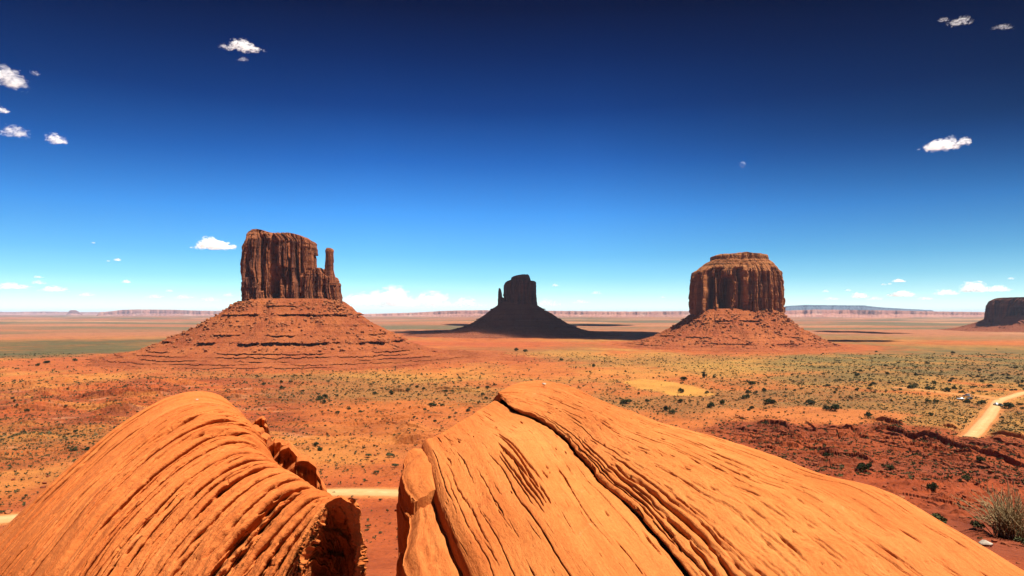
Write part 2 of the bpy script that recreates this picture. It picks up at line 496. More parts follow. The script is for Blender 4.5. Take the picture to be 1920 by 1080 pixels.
def ledge_relief(x, y):
    z = np.zeros_like(x)
    b = x / np.maximum(y, 1e-3)
    for a, Yl, hp, k in ledges():
        m = (y > Yl.min() * 0.9) & (y < Yl.max() * 1.45) & (b > a[0] - 0.02) & (b < a[-1] + 0.02)
        if not m.any(): continue
        xs, ys, bs = x[m], y[m], b[m]
        Y0 = np.interp(bs, a, Yl)
        s = Yl.mean() / F
        d = ys - Y0 - 2.2 * fbm2(xs / 9, xs * 0 + k * 3.3, 3, 70) - 0.9 * noise2(xs / 1.8, xs * 0 + k, 71)
        ends = sst(-0.012, 0.012, bs - a[0]) * (1 - sst(-0.012, 0.012, bs - a[-1]))
        hgt = 1.25 * hp * s * (0.75 + 0.6 * noise2(xs / 16, xs * 0 + k, 72)) * ends
        run = 14 * hp * s
        z[m] += hgt * sst(-0.2, 0.3, d) * np.exp(-np.maximum(d, 0) / run)
    return z

_RE = None
def red_edge():
    global _RE
    if _RE is None:
        P = np.array([pick0(*p) for p in ((1200, 840), (1290, 812), (1335, 796), (1385, 781), (1440, 786), (1510, 794), (1580, 797), (1640, 789), (1690, 800), (1740, 808), (1800, 812), (1870, 824), (1940, 836), (2100, 850))])
        _RE = (P[:, 0] / P[:, 1], P[:, 1])
    return _RE

def regions(x, y):
    """Weights of the soil regions in plan."""
    rho = np.hypot(x, y); az = np.arctan2(x, y)
    wob = fbm2(x / 45, y / 45, 4, 31)
    bnd = red_edge()
    b = x / np.maximum(y, 1e-3)
    yb = np.interp(b, bnd[0], bnd[1])
    red = sst(0.20, 0.33, az + 0.05 * wob) * (1 - sst(-5, 7, y - yb + 9 * wob + 3 * fbm2(x / 9, y / 9, 3, 33))) * (y > 0)
    ledgeL = (1 - sst(-0.36, -0.20, az + 0.06 * wob)) * sst(300, 340, rho + 20 * wob) * (1 - sst(620, 760, rho + 40 * wob))
    ledgeC = sst(-0.33, -0.18, az + 0.04 * wob) * (1 - sst(-0.02, 0.10, az)) * sst(268, 300, rho + 12 * wob) * (1 - sst(345, 400, rho + 20 * wob))
    return red, ledgeL, ledgeC

def height(x, y, detail=True):
    x = np.asarray(x, float); y = np.asarray(y, float)
    z = base_height(x, y)
    rho = np.hypot(x, y)
    far = sst(150, 420, rho)
    z = z + far * (fbm2(x / 190, y / 190, 3, 1) * 3.0) * (1 - 0.4 * sst(700, 1500, rho))
    z = z + sst(1800, 5000, rho) * fbm2(x / 2400, y / 2400, 3, 5) * 16.0
    near = sst(20, 70, rho)
    z = z + near * fbm2(x / 40, y / 40, 4, 2) * 1.9
    red, lL, lC = regions(x, y)
    # layered ledges
    f = z - 0.085 * x * (red > 0.01) + fbm2(x / 28, y / 28, 3, 8) * 1.5
    def terr(f, s, k0, k1):
        g = f / s; fl = np.floor(g); fr = g - fl
        return s * (sst(k0, k1, fr) - fr)
    broken = sst(-0.28, 0.12, fbm2(x / 55 + 3, y / 55, 3, 14))
    
    f2 = z + fbm2(x / 60, y / 22, 4, 9) * 1.4
    z = z + (lL * 0.9 + lC * 0.9) * sst(-0.2, 0.2, fbm2(x / 70, y / 40, 3, 15)) * terr(f2, 1.25, 0.74, 0.82)
    z = z + ledge_relief(np.atleast_1d(x), np.atleast_1d(y)).reshape(x.shape)
    if detail:
        z = z + near * fbm2(x / 7, y / 7, 4, 3) * (0.35 + 0.35 * red)
        z = z + red * near * np.maximum(0, fbm2(x / 3.0, y / 3.0, 3, 4) - 0.12) * 1.6
        z = z + (1 - near) * fbm2(x / 2.0, y / 2.0, 4, 6) * 0.12
    rd = road_dist(np.atleast_1d(x), np.atleast_1d(y)).reshape(x.shape)
    k = sst(0.5, 9, rd)
    zs = base_height(x, y) + far * (fbm2(x / 190, y / 190, 3, 1) * 3.0)
    return lerp(zs, z, k)

def pick(px, py):
    Y = np.geomspace(8, 60000, 5000)
    x = (px - CX) / F * Y; z = H - (py - HY) / F * Y
    d = z - height(x, Y)
    i = np.argmax(d < 0)
    if i == 0: i = len(Y) - 1
    return np.array([x[i], Y[i], H - (py - HY) / F * Y[i]])

def soil_color(x, y):
    n = x.shape
    rho = np.hypot(x, y); az = np.arctan2(x, y)
    red, lL, lC = regions(x, y)
    o = np.array([0.57, 0.175, 0.045]); r = np.array([0.40, 0.085, 0.026]); dk = np.array([0.30, 0.072, 0.030])
    sand = np.array([0.66, 0.335, 0.075]); gr = np.array([0.205, 0.165, 0.062]); ye = np.array([0.50, 0.30, 0.075]); pk = np.array([0.60, 0.26, 0.14])
    big = fbm2(x / 260, y / 260, 4, 41); mid = fbm2(x / 60, y / 60, 4, 42); fin = fbm2(x / 11, y / 11, 4, 43)
    w = lambda v: v[..., None]
    c = lerp(o, np.array([0.62, 0.245, 0.060]), w(sst(-0.05, 0.3, big + 0.5 * mid)))
    c = lerp(c, r, w(sst(0.1, 0.45, mid * 0.8 + fin * 0.4 - big * 0.3) * 0.55))
    near_in = 1 - sst(230, 300, rho + 25 * mid)
    c = lerp(c, np.array([0.48, 0.10, 0.030]), w(near_in * 0.8))
    c = lerp(c, lerp(dk, r, w(sst(-0.3, 0.3, mid + fin * 0.5))) * 0.95, w(red * 0.95))
    c = lerp(c, lerp(dk * 0.95, r * 1.15, w(sst(-0.25, 0.25, mid + fin))), w(np.clip(lL * 0.85 + lC * 0.3, 0, 1) * sst(-0.5, 0.1, fbm2(x / 80, y / 26, 3, 56) + 0.3 * fin)))
    c = lerp(c, np.array([0.64, 0.33, 0.19]), w(lL * sst(0.25, 0.5, fbm2(x / 30, y / 16, 3, 55) + 0.4 * fin) * 0.4))
    # plants: bands that grow denser with distance
    vb = fbm2(x / 330, y / 210, 4, 44) + 0.35 * mid + 0.25 * fin
    veg = sst(-0.12, 0.35, vb + 0.10 * sst(500, 1000, rho)) * sst(300, 430, rho)
    # green belts on both sides of the valley
    beltL = (1 - sst(-0.34, -0.22, az)) * sst(1050, 1180, rho + 120 * mid) * (1 - sst(1700, 1900, rho + 150 * mid))
    beltR = sst(0.30, 0.44, az) * sst(560, 900, rho + 130 * mid) * (1 - sst(1300, 1700, rho + 150 * mid))
    beltR2 = sst(0.33, 0.45, az + 0.05 * mid) * sst(395, 450, rho + 50 * mid) * (1 - sst(900, 1000, rho)) * 0.7
    meadow = np.exp(-(((x - 0.36 * y) / 150)**2 + ((y - 810) / 120)**2) * 1.0)
    beltC = np.exp(-((y - 1010) / 110)**2) * sst(-0.17, -0.12, az) * (1 - sst(0.1, 0.16, az)) * 0.9
    veg = np.clip(veg * 0.75 + beltR * 0.75 + beltR2 * sst(-0.3, 0.3, mid + 0.3) + beltC * 0.8, 0, 1)
    veg = veg * (1 - red * 0.75)
    c = lerp(c, lerp(gr, ye, w(sst(-0.2, 0.35, big + 0.4 * fin))), w(np.clip(veg * 0.62, 0, 1)))
    c = lerp(c, ye * 1.05, w(np.clip(meadow * (0.7 + 0.5 * mid), 0, 0.75)))
    c = lerp(c, np.array([0.125, 0.125, 0.058]), w(np.clip(beltL, 0, 1) * (0.62 + 0.34 * sst(-0.35, 0.2, fbm2(x / 190, y / 60, 4, 57) + 0.3 * fin))))
    c = lerp(c, np.array([0.165, 0.150, 0.062]), w(np.clip(beltR, 0, 1) * sst(-0.35, 0.25, mid + 0.4 * big) * 0.8))
    # far floor: alternating pale and green stripes
    ff = sst(1500, 2300, rho)
    st = fbm2(x / 1700, y / 620, 4, 46)
    cf = lerp(np.array([0.48, 0.205, 0.105]), np.array([0.20, 0.17, 0.095]), w(sst(-0.10, 0.18, st)))
    cf = lerp(cf, np.array([0.66, 0.36, 0.20]), w(sst(0.12, 0.4, fbm2(x / 2100 + 7, y / 800, 4, 47))))
    c = lerp(c, cf, w(ff * (1 - 0.85 * np.clip(beltL, 0, 1))))
    # red apron between the buttes
    ap = np.exp(-((y - 1330) / 190)**2) * sst(-0.30, -0.2, az) * (1 - sst(0.02, 0.16, az))
    c = lerp(c, np.array([0.52, 0.130, 0.045]), w(np.clip(ap * 0.95, 0, 1)))
    veg = veg * (1 - np.clip(ap, 0, 1)) + np.clip(beltL, 0, 1) * 0.4
    for (bx, by, ax, ay) in ((-295, 917, 335, 255), (412, 1262, 255, 275), (15, 1874, 360, 330)):
        e = np.hypot((x - bx) / ax, (y - by) / ay) + 0.16 * mid + 0.10 * fin + 0.10 * big
        k_ = 1 - sst(0.86, 1.16, e)
        c = lerp(c, lerp(np.array([0.46, 0.115, 0.036]), np.array([0.54, 0.16, 0.048]), w(sst(-0.3, 0.3, fin))), w(k_ * 0.9)); veg = veg * (1 - 0.8 * k_)
    # the yellow sand patch
    wb = fbm2(x / 26, y / 26, 4, 48) * 0.35
    for (px, py, rx, ry) in ((1222, 720, 24, 44), (1255, 728, 26, 34), (1290, 738, 20, 22)):
        q = pick0(px, py)
        s = 1 - sst(0.8, 1.12, np.hypot((x - q[0]) / rx, (y - q[1]) / ry) + wb)
        c = lerp(c, sand, w(s)); veg = veg * (1 - s)
    # bare orange dune right of centre
    q = pick0(1500, 780)
    s = 1 - sst(0.75, 1.1, np.hypot((x - q[0]) / 62, (y - q[1]) / 40) + wb)
    c = lerp(c, np.array([0.60, 0.20, 0.055]), w(s * 0.9)); veg = veg * (1 - s)
    rd = road_dist(x.ravel(), y.ravel()).reshape(n)
    s = 1 - sst(0.0, 4.0, rd)
    c = lerp(c, np.array([0.66, 0.27, 0.085]), w(s)); veg = veg * (1 - sst(6, 1, rd) if False else 1 - s)
    c = c * np.array([1.04, 0.93, 0.82])
    return np.clip(c, 0.01, 0.9), np.clip(veg, 0, 1)

def build_ground():
    az = np.concatenate([np.radians(np.linspace(-180, -47, 90, endpoint=False)), np.radians(np.linspace(-47, 47, 1150)),
                         np.radians(np.linspace(47, 180, 91)[1:-1])])
    inv = np.linspace(1 / 560.0, 1 / 45000.0, 330)
    rho = np.concatenate([np.geomspace(1.5, 60, 200, endpoint=False), np.geomspace(60, 230, 260, endpoint=False),
                          np.linspace(230, 560, 520, endpoint=False), 1 / inv])
    A, R = np.meshgrid(az, rho, indexing='ij')
    X = R * np.sin(A); Y = R * np.cos(A)
    Z = height(X, Y)
    V = np.stack([X, Y, Z], -1).reshape(-1, 3)
    fc = grid_faces(len(az), len(rho), wrap_u=True, flip=False)
    c, veg = soil_color(X, Y)
    # close the middle
    n0 = len(V)
    V = np.vstack([V, [[0, 0, float(base_height(np.array(0.0), np.array(0.0)))]]])
    ring = np.arange(len(az)) * len(rho)
    cap = np.stack([np.full(len(az), n0), np.roll(ring, -1), ring], -1)
    c = np.vstack([c.reshape(-1, 3), [[0.4, 0.1, 0.03]]]); veg = np.concatenate([veg.ravel(), [0]])
    me = np_mesh('ground', V, [fc[:, ::-1], cap[:, ::-1]], np.concatenate([np.tile(rho[:-1] < 60, len(az)), np.ones(len(az), bool)]), cols={'soil': c, 'veg': veg})
    o = link('ground', me, M['ground'])
    tag(o, kind='structure')
    return o

def build_road(path, width, name, mat=None):
    d = np.gradient(path, axis=0); d /= np.linalg.norm(d, axis=1)[:, None]
    nrm = np.stack([-d[:, 1], d[:, 0]], 1)
    k = np.linspace(-1, 1, 13)
    s = np.arange(len(path)) * 3.0
    wl = width / 2 * (1 + 0.10 * noise2(s / 22.0, s * 0 + 3.3, 61)); wr = width / 2 * (1 + 0.10 * noise2(s / 22.0, s * 0 + 9.3, 62))
    P = path[:, None, :] + nrm[:, None, :] * np.where(k[None, :, None] > 0, wl[:, None, None], wr[:, None, None]) * k[None, :, None]
    Z = height(P[..., 0], P[..., 1]) + 0.28 * (1 - np.abs(k[None]) ** 4) + 0.02
    V = np.concatenate([P, Z[..., None]], -1).reshape(-1, 3)
    rut = np.exp(-((np.abs(k) - 0.42) / 0.13) ** 2)[None] * np.ones((len(path), 1)); edge = (np.abs(k) ** 3)[None] * np.ones((len(path), 1))
    me = np_mesh(name, V, grid_faces(len(path), len(k)), True, cols={'rut': rut.ravel(), 'verge': edge.ravel()})
    o = link(name, me, mat or M['road'])
    tag(o, kind='structure')
    return o

# ------------------------------------------------------------------ buttes
def prof(points):
    p = sorted(points)
    a = np.array([q[0] for q in p], float); b = np.array([q[1] for q in p], float)
    return lambda v: np.interp(v, a, b)

def cliff_mesh(name, Yc, left, right, top, base_py, hy, seed, n=900, rows=170, cell=8.0, amp=3.0, grooves=(), ridge=1.0, pexp=0.55, capbump=1.0, detail_s=1.0, cap_z=None):
    """left/right: (py,px) outline; top: (px,py); hy: half depth in metres."""
    s = Yc / F
    zf = lambda py: H - (np.asarray(py, float) - HY) * s
    L = prof([(float(zf(p)), (x - CX) * s) for p, x in left]); R = prof([(float(zf(p)), (x - CX) * s) for p, x in right])
    T = prof([((x - CX) * s, float(zf(p))) for x, p in top])
    zb = float(zf(base_py))
    xl0, xr0 = L(zb), R(zb); xm = (xl0 + xr0) / 2; hw = (xr0 - xl0) / 2
    # more samples on the near side
    ph = np.concatenate([np.linspace(np.pi, 2 * np.pi, int(n * 0.72), endpoint=False), np.linspace(0, np.pi, n - int(n * 0.72), endpoint=False)])
    ca, sa = np.cos(ph), np.sin(ph)
    a = np.sign(ca) * np.abs(ca) ** pexp; b = np.sign(sa) * np.abs(sa) ** pexp
    per = np.concatenate([[0], np.cumsum(np.hypot(np.diff(a) * hw, np.diff(b) * hy))])
    t = np.linspace(0, 1, rows)
    x0 = xm + a * hw
    zt = T(x0) + 0.8 * capbump * noise2(x0 / 4.0, b * hy / 5.0, seed + 9)
    Z = zb + t[None, :] * (zt[:, None] - zb)
    l = L(Z); r = R(Z)
    X = lerp(l, r, (a[:, None] + 1) / 2)
    Yv = Yc + 0.62 * hy + b[:, None] * hy * ((r - l) / (2 * hw)) ** 0.45
    # outward direction
    nx = np.sign(ca) * np.abs(ca) ** (2 - pexp) / hw * hy; ny = np.sign(sa) * np.abs(sa) ** (2 - pexp)
    ln = np.hypot(nx, ny) + 1e-9; nx, ny = nx / ln, ny / ln
    P = per[:, None] + 2.2 * noise2(per[:, None] / 30, Z / 26, seed + 1) + 0.7 * noise2(per[:, None] / 9, Z / 7, seed + 2)
    D = np.zeros_like(Z)
    for ci, (cs, am) in enumerate(((cell * 2.7, amp), (cell, amp * 0.62), (cell * 0.38, amp * 0.30))):
        q = P / cs + rnd1(np.array([ci]), seed)[0] * 50
        iq = np.floor(q); fq = q - iq
        # unequal columns
        j = 0.32 * (rnd1(iq, seed + 20 + ci) - 0.5)
        bnd = 0.5 + j
        cellid = iq + (fq > bnd)
        # each column is split in height into slabs that stand out or have fallen
        hb = cs * (2.0 + 3.0 * rnd1(cellid, seed + 30 + ci))
        zz = (Z + 40 * rnd1(cellid, seed + 31 + ci)) / hb
        band = np.floor(zz)
        off = (rnd2(cellid, band, seed + 40 + ci) - 0.5) * 1.0 + (rnd1(cellid, seed + 41 + ci) - 0.5) * 1.3
        D += am * off
        dist = np.minimum(np.abs(fq - bnd), np.minimum(fq + 1 - (0.5 + 0.32 * (rnd1(iq - 1, seed + 20 + ci) - 0.5)), 1 + (0.5 + 0.32 * (rnd1(iq + 1, seed + 20 + ci) - 0.5)) - fq)) * cs
        gd = am * (0.7 + 1.5 * rnd1(cellid, seed + 50 + ci)) * sst(-0.35, 0.25, noise2(per[:, None] / (cs * 2), Z / (cs * 5), seed + 51 + ci))
        D -= ridge * gd * np.exp(-(dist / (0.085 * cs + 0.30)) ** 2)
    # horizontal bedding: thin ledges near the foot and the cap
    fr = (Z - zb) / (zt[:, None] - zb)
    cap_t = sst(0.86, 0.93, fr) if cap_z is None else sst(float(zf(cap_z[0])), float(zf(cap_z[1])), Z)
    cap_w = cap_t + (1 - sst(0.05, 0.14, fr))
    lay = (Z + 0.5 * noise2(per[:, None] / 14, Z / 9, seed + 61)) / (1.5 * detail_s)
    D += cap_w * (rnd1(np.floor(lay), seed + 60) - 0.5) * 1.5 * detail_s
    D = D * (1 - (0.45 if cap_z is None else 0.88) * cap_w) + 0.5 * amp * 0.5 * fbm3(X / 5, Yv / 5, Z / 9, 4, seed + 70) + 0.30 * detail_s * fbm3(X / 1.4, Yv / 1.4, Z / 2.2, 2, seed + 75)
    for (gx, gw, gdp, py0, py1, lean) in grooves:
        zz0, zz1 = float(zf(py1)), float(zf(py0))
        gx0 = (gx - CX) * s + lean * s * (Z - (zz0 + zz1) / 2) / max(zz1 - zz0, 1)
        inside = sst(zz0 - 2, zz0 + 1, Z) * (1 - sst(zz1 - 5, zz1 + 2, Z))
        D -= (ny[:, None] < -0.3) * gdp * inside * np.exp(-(np.abs(X - gx0) / (gw * s)) ** 4)
    D *= np.ones_like(D)
    X = X + nx[:, None] * D; Yv = Yv + ny[:, None] * D
    # the cap closes inward
    ks = np.linspace(1, 0, 26)[1:]
    xc = X[:, -1:]; yc = Yv[:, -1:]
    cx_, cy_ = X[:, -1].mean(), Yv[:, -1].mean()
    Xc = cx_ + (xc - cx_) * ks[None]; Yc2 = cy_ + (yc - cy_) * ks[None]
    Zc = T(Xc) + 1.1 * capbump * fbm2(Xc / 6, Yc2 / 6, 4, seed + 80) + capbump * 0.9 * (1 - ks[None])
    X = np.concatenate([X, Xc], 1); Yv = np.concatenate([Yv, Yc2], 1); Z = np.concatenate([Z, Zc], 1)
    V = np.stack([X, Yv, Z], -1)
    nn, mm = V.shape[:2]
    capa = np.concatenate([cap_t, np.ones_like(Zc)], 1) * np.ones((nn, mm))
    me = np_mesh(name, V.reshape(-1, 3) - [xm, Yc, 0], grid_faces(nn, mm, wrap_u=True), False, cols={'cap': capa.ravel()})
    return me, xm

def talus_mesh(name, Yc, xm, prof_z, rx_l, rx_r, ry, ledges, seed, n=1000, rows=260, rough=1.0, gully=1.0):
    """prof_z: heights (descending); rx_l, rx_r, ry: radii in metres at those heights; ledges: (z, thickness, jut, [angle weights])."""
    ph = np.concatenate([np.linspace(np.pi, 2 * np.pi, int(n * 0.72), endpoint=False), np.linspace(0, np.pi, n - int(n * 0.72), endpoint=False)])
    ca, sa = np.cos(ph), np.sin(ph)
    zz = np.asarray(prof_z, float)
    kk = np.linspace(0, len(zz) - 1, rows); ki = np.arange(len(zz))
    z = np.interp(kk, ki, zz)
    rl = smooth_interp(kk, ki, rx_l); rr = smooth_interp(kk, ki, rx_r); ryv = smooth_interp(kk, ki, ry)
    rx = np.where(ca[:, None] > 0, rr[None], rl[None])
    pe = lerp(0.5, 1.0, sst(0.0, 0.55, kk / kk[-1]))[None]
    X = np.sign(ca)[:, None] * np.abs(ca[:, None]) ** pe * rx; Yv = np.sign(sa)[:, None] * np.abs(sa[:, None]) ** pe * ryv[None]
    Z = np.broadcast_to(z[None], X.shape).copy()
    r0 = np.hypot(X, Yv) + 1e-9; ux, uy = X / r0, Yv / r0
    per = np.unwrap(ph)[:, None] * ryv.mean()
    k01 = (kk / kk[-1])[None]
    D = gully * (fbm2(per / 40, Z / 60, 4, seed) * 24 * k01 ** 0.7 + fbm2(per / 11, Z / 30, 3, seed + 1) * 6.0 * (0.25 + k01) - 7.0 * np.maximum(0, noise2(per / 17, Z / 70, seed + 2)) * (0.2 + k01))
    for li, (lz, th, jut, dens) in enumerate(ledges):
        on = sst(-dens, 0.35 - dens, noise2(per / 40 + 7 * li, Z * 0 + li * 3.1, seed + 5 + li) + 0.35 * noise2(per / 10, Z * 0 + li, seed + 9 + li))
        zl = lz + float(np.clip(th * 0.9, 0.4, 2.2)) * noise2(per / 38, Z * 0 + li * 5.0, seed + 12) + 0.3 * noise2(per / 9, Z * 0 + li * 5.0, seed + 13)
        d = Z - zl
        D += on * jut * (sst(-0.18 * th, 0.05 * th, d) * (1 - sst(0.2 * th, 2.6 * th, d)) - 0.75 * sst(-2.4 * th, -1.0 * th, d) * (1 - sst(-0.18 * th, 0.0, d)))
        # vertical joints in the ledge face
        D -= on * jut * 0.8 * np.abs(noise2(per / 2.6, Z / 12, seed + 33)) * np.exp(-(d / th) ** 2)
    D *= sst(0.0, 0.06, k01)
    X = X + ux * D; Yv = Yv + uy * D
    Z = Z + 0.75 * rough * (fbm3(X / 9, Yv / 9, Z / 9, 4, seed + 40) * 1.6 + np.maximum(0, noise3(X / 3.1, Yv / 3.1, Z / 3.1, seed + 45) - 0.25) * 2.4) * sst(0, 0.05, k01)
    V = np.stack([X, Yv, Z], -1)
    return np_mesh(name, V.reshape(-1, 3), grid_faces(*V.shape[:2], wrap_u=True, flip=True), False), V

def rock_proto(seed, sub=1):
    import bmesh
    bm = bmesh.new(); bmesh.ops.create_icosphere(bm, subdivisions=sub, radius=1.0)
    v = np.array([x.co[:] for x in bm.verts]); f = np.array([[y.index for y in x.verts] for x in bm.faces]); bm.free()
    r = np.random.default_rng(seed)
    # cut by random planes for a blocky rock
    for k in range(9):
        nrm = r.normal(size=3); nrm /= np.linalg.norm(nrm); d = r.uniform(0.45, 0.8)
        t = v @ nrm; m = t > d
        v[m] -= np.outer(t[m] - d, nrm)
    v *= r.uniform(0.7, 1.2, 3)
    return v, f

ROCKS = [rock_proto(k) for k in range(6)]

def scatter_mesh(name, pts, sizes, protos, squash=0.8, sink=0.3):
    Vs, Fs, off = [], [], 0
    for k, (p, s) in enumerate(zip(pts, sizes)):
        v, f = protos[k % len(protos)]
        a = RNG.uniform(0, 6.283); ca, sa = math.cos(a), math.sin(a)
        w = v * s
        w = np.stack([w[:, 0] * ca - w[:, 1] * sa, w[:, 0] * sa + w[:, 1] * ca, w[:, 2] * squash], -1) + p + [0, 0, s * (squash - sink) * 0.5]
        Vs.append(w); Fs.append(f + off); off += len(v)
    return np_mesh(name, np.vstack(Vs), np.vstack(Fs), False)

def talus_rubble(V, count, smin, smax, seed, klo=0.1, khi=1.0):
    r = np.random.default_rng(seed)
    nn, mm = V.shape[:2]
    i = r.integers(0, int(nn * 0.72), count); j = (mm * (klo + (khi - klo) * r.random(count))).astype(int).clip(0, mm - 1)
    P = V[i, j]
    # gather rocks in trains
    keep = noise2(P[:, 0] / 22, P[:, 1] / 22, seed) + r.uniform(-0.5, 0.5, count) > 0.0
    P = P[keep]
    sz = smin + (smax - smin) * r.random(len(P)) ** 5
    return P, sz

def butte(name, label, Yc, cx_px, parts, talus, rub, ledge_seed, cat='butte', turn=0.0):
    X0 = (cx_px - CX) / F * Yc
    root = empty(name, (X0, Yc, 0), -math.atan2(X0, Yc) * turn)
    tag(root, label, cat)
    for (pn, me, xm, mat, lab) in parts:
        o = link(pn, me, mat, root, (xm - X0, 0, 0))
        if lab: o['label'] = lab
    me, V = talus['mesh']
    ty = talus.get('dy', 0.0)
    link('talus_slope', me, talus['mat'], root, (0, ty, 0))
    if rub:
        P, sz = talus_rubble(V, *rub)
        o = link('fallen_rubble', scatter_mesh('fallen_rubble', P, sz, ROCKS), M['rubble'], root, (0, ty, 0))
        o['kind'] = 'stuff'
    return root

def build_west():
    Yc = 900.0
    body, xb = cliff_mesh('cliff', Yc,
        [(575, 454), (535, 453), (500, 452), (480, 454), (462, 455), (450, 460), (437, 463), (430, 470)],
        [(575, 590), (520, 587), (500, 583), (470, 582), (455, 581), (448, 576), (440, 562), (430, 540)],
        [(452, 440), (463, 437), (470, 432), (482, 430), (492, 432), (502, 436), (515, 438), (530, 437), (545, 437), (556, 440), (563, 442), (571, 447), (583, 452)],
        572, 27, 101, cell=9.0, amp=5.6, ridge=1.2, pexp=0.42,
        grooves=((494, 5, 6, 440, 545, 3), (470, 4, 4, 460, 520, 2), (515, 3, 4, 455, 560, -3), (548, 3, 4, 450, 545, 2), (568, 2.5, 3.5, 445, 560, 0)))
    sh, xs = cliff_mesh('shoulder', Yc - 3,
        [(578, 560), (520, 563), (505, 566)], [(578, 633), (565, 631), (548, 627), (530, 625), (522, 624), (505, 620)],
        [(560, 508), (580, 508), (588, 506), (593, 502), (598, 503), (601, 510), (606, 514), (611, 518), (618, 518), (634, 525)],
        580, 22, 202, n=600, rows=110, cell=6.0, amp=3.2, pexp=0.5)
    sp, xp = cliff_mesh('spire', Yc - 1,
        [(530, 602), (518, 605.5), (495, 607.5), (478, 608.5), (469, 608), (464, 611)], [(530, 629), (518, 626), (505, 623), (488, 623), (477, 622), (469, 623.5), (464, 620)],
        [(605, 466), (612, 464.5), (618, 464.5), (624, 467)],
        535, 7.0, 303, n=260, rows=110, cell=4.0, amp=0.7, pexp=0.7, capbump=0.3, detail_s=0.5)
    z = [79, 75, 68, 56.5, 44, 31, 20, 11, 5, 1, -3]
    rl = [54, 66, 78, 95, 118, 146, 172, 196, 224, 250, 285]
    rr = [54, 64, 74, 86, 106, 134, 156, 182, 220, 290, 360]
    ry = [29, 36, 44, 57, 76, 98, 118, 144, 172, 196, 225]
    tm = talus_mesh('talus_slope', Yc, 0, z, rl, rr, ry,
        ((69, 0.8, 3.0, -0.05), (58, 1.5, 5.0, 0.2), (33, 1.1, 4.5, 0.10), (24, 2.4, 6.5, 0.12), (13, 0.7, 4.5, 0.3), (9.5, 0.7, 4.5, 0.35), (6.4, 0.7, 5, 0.35), (3.6, 0.6, 5, 0.3), (1.5, 0.5, 5, 0.2)), 11)
    butte('sandstone_butte', 'tall brown butte with a thin spire at its right end, on a red stepped slope', Yc, 543,
          [('cliff', body, xb, M['west_cliff'], None), ('shoulder', sh, xs, M['west_cliff'], 'low broken orange shoulder'), ('spire', sp, xp, M['west_cliff'], None)],
          {'mesh': tm, 'mat': M['talus'], 'dy': 17.0}, (5200, 0.5, 3.6, 5, 0.1, 0.68), 0)

def build_merrick():
    Yc = 1230.0
    body, xb = cliff_mesh('cliff', Yc,
        [(600, 1307), (590, 1308), (540, 1309), (508, 1312), (505.5, 1317), (500, 1321), (496, 1326), (489, 1336), (485, 1343), (476, 1344), (470, 1346)],
        [(600, 1471), (590, 1470), (560, 1471), (530, 1469), (512, 1465), (503, 1460), (499, 1457), (492, 1451), (486, 1444), (478, 1442), (470, 1440)],
        [(1300, 478), (1343, 478), (1352, 476), (1370, 476), (1388, 474), (1398, 473), (1410, 475), (1425, 476), (1443, 478), (1475, 479)],
        600, 52, 404, n=1000, rows=200, cell=11.0, amp=7.5, ridge=1.3, pexp=0.5, cap_z=(510, 500), detail_s=1.9,
        grooves=((1357, 9, 38, 518, 604, 9), (1330, 4, 20, 518, 604, 4), (1313, 3.5, 16, 516, 604, 3), (1343, 2.5, 10, 505, 570, -2), (1400, 1.3, 4, 505, 590, 2), (1432, 1.3, 4, 510, 590, -2)))
    z = [68, 60, 53, 44, 34, 24, 15, 8, 3, -1, -4]
    rl = [62, 74, 85, 98, 114, 131, 150, 172, 196, 225, 262]
    rr = [62, 74, 84, 94, 108, 123, 139, 155, 172, 198, 235]
    ry = [50, 60, 68, 79, 94, 112, 132, 154, 178, 206, 240]
    tm = talus_mesh('talus_slope', Yc, 0, z, rl, rr, ry,
        ((47, 1.4, 5.0, 0.05), (42, 1.0, 3.5, -0.1), (19, 1.2, 5.0, 0.12), (9, 1.2, 5.0, 0.0), (4, 1.0, 5, -0.1)), 23)
    butte('sandstone_butte', 'broad round-shouldered butte with a stepped pale cap and deep dark cleft', Yc, 1387,
          [('cliff', body, xb, M['merrick_cliff'], None)], {'mesh': tm, 'mat': M['talus'], 'dy': 32.0}, (4600, 0.6, 4.4, 6, 0.05, 0.8), 0, turn=0.3)

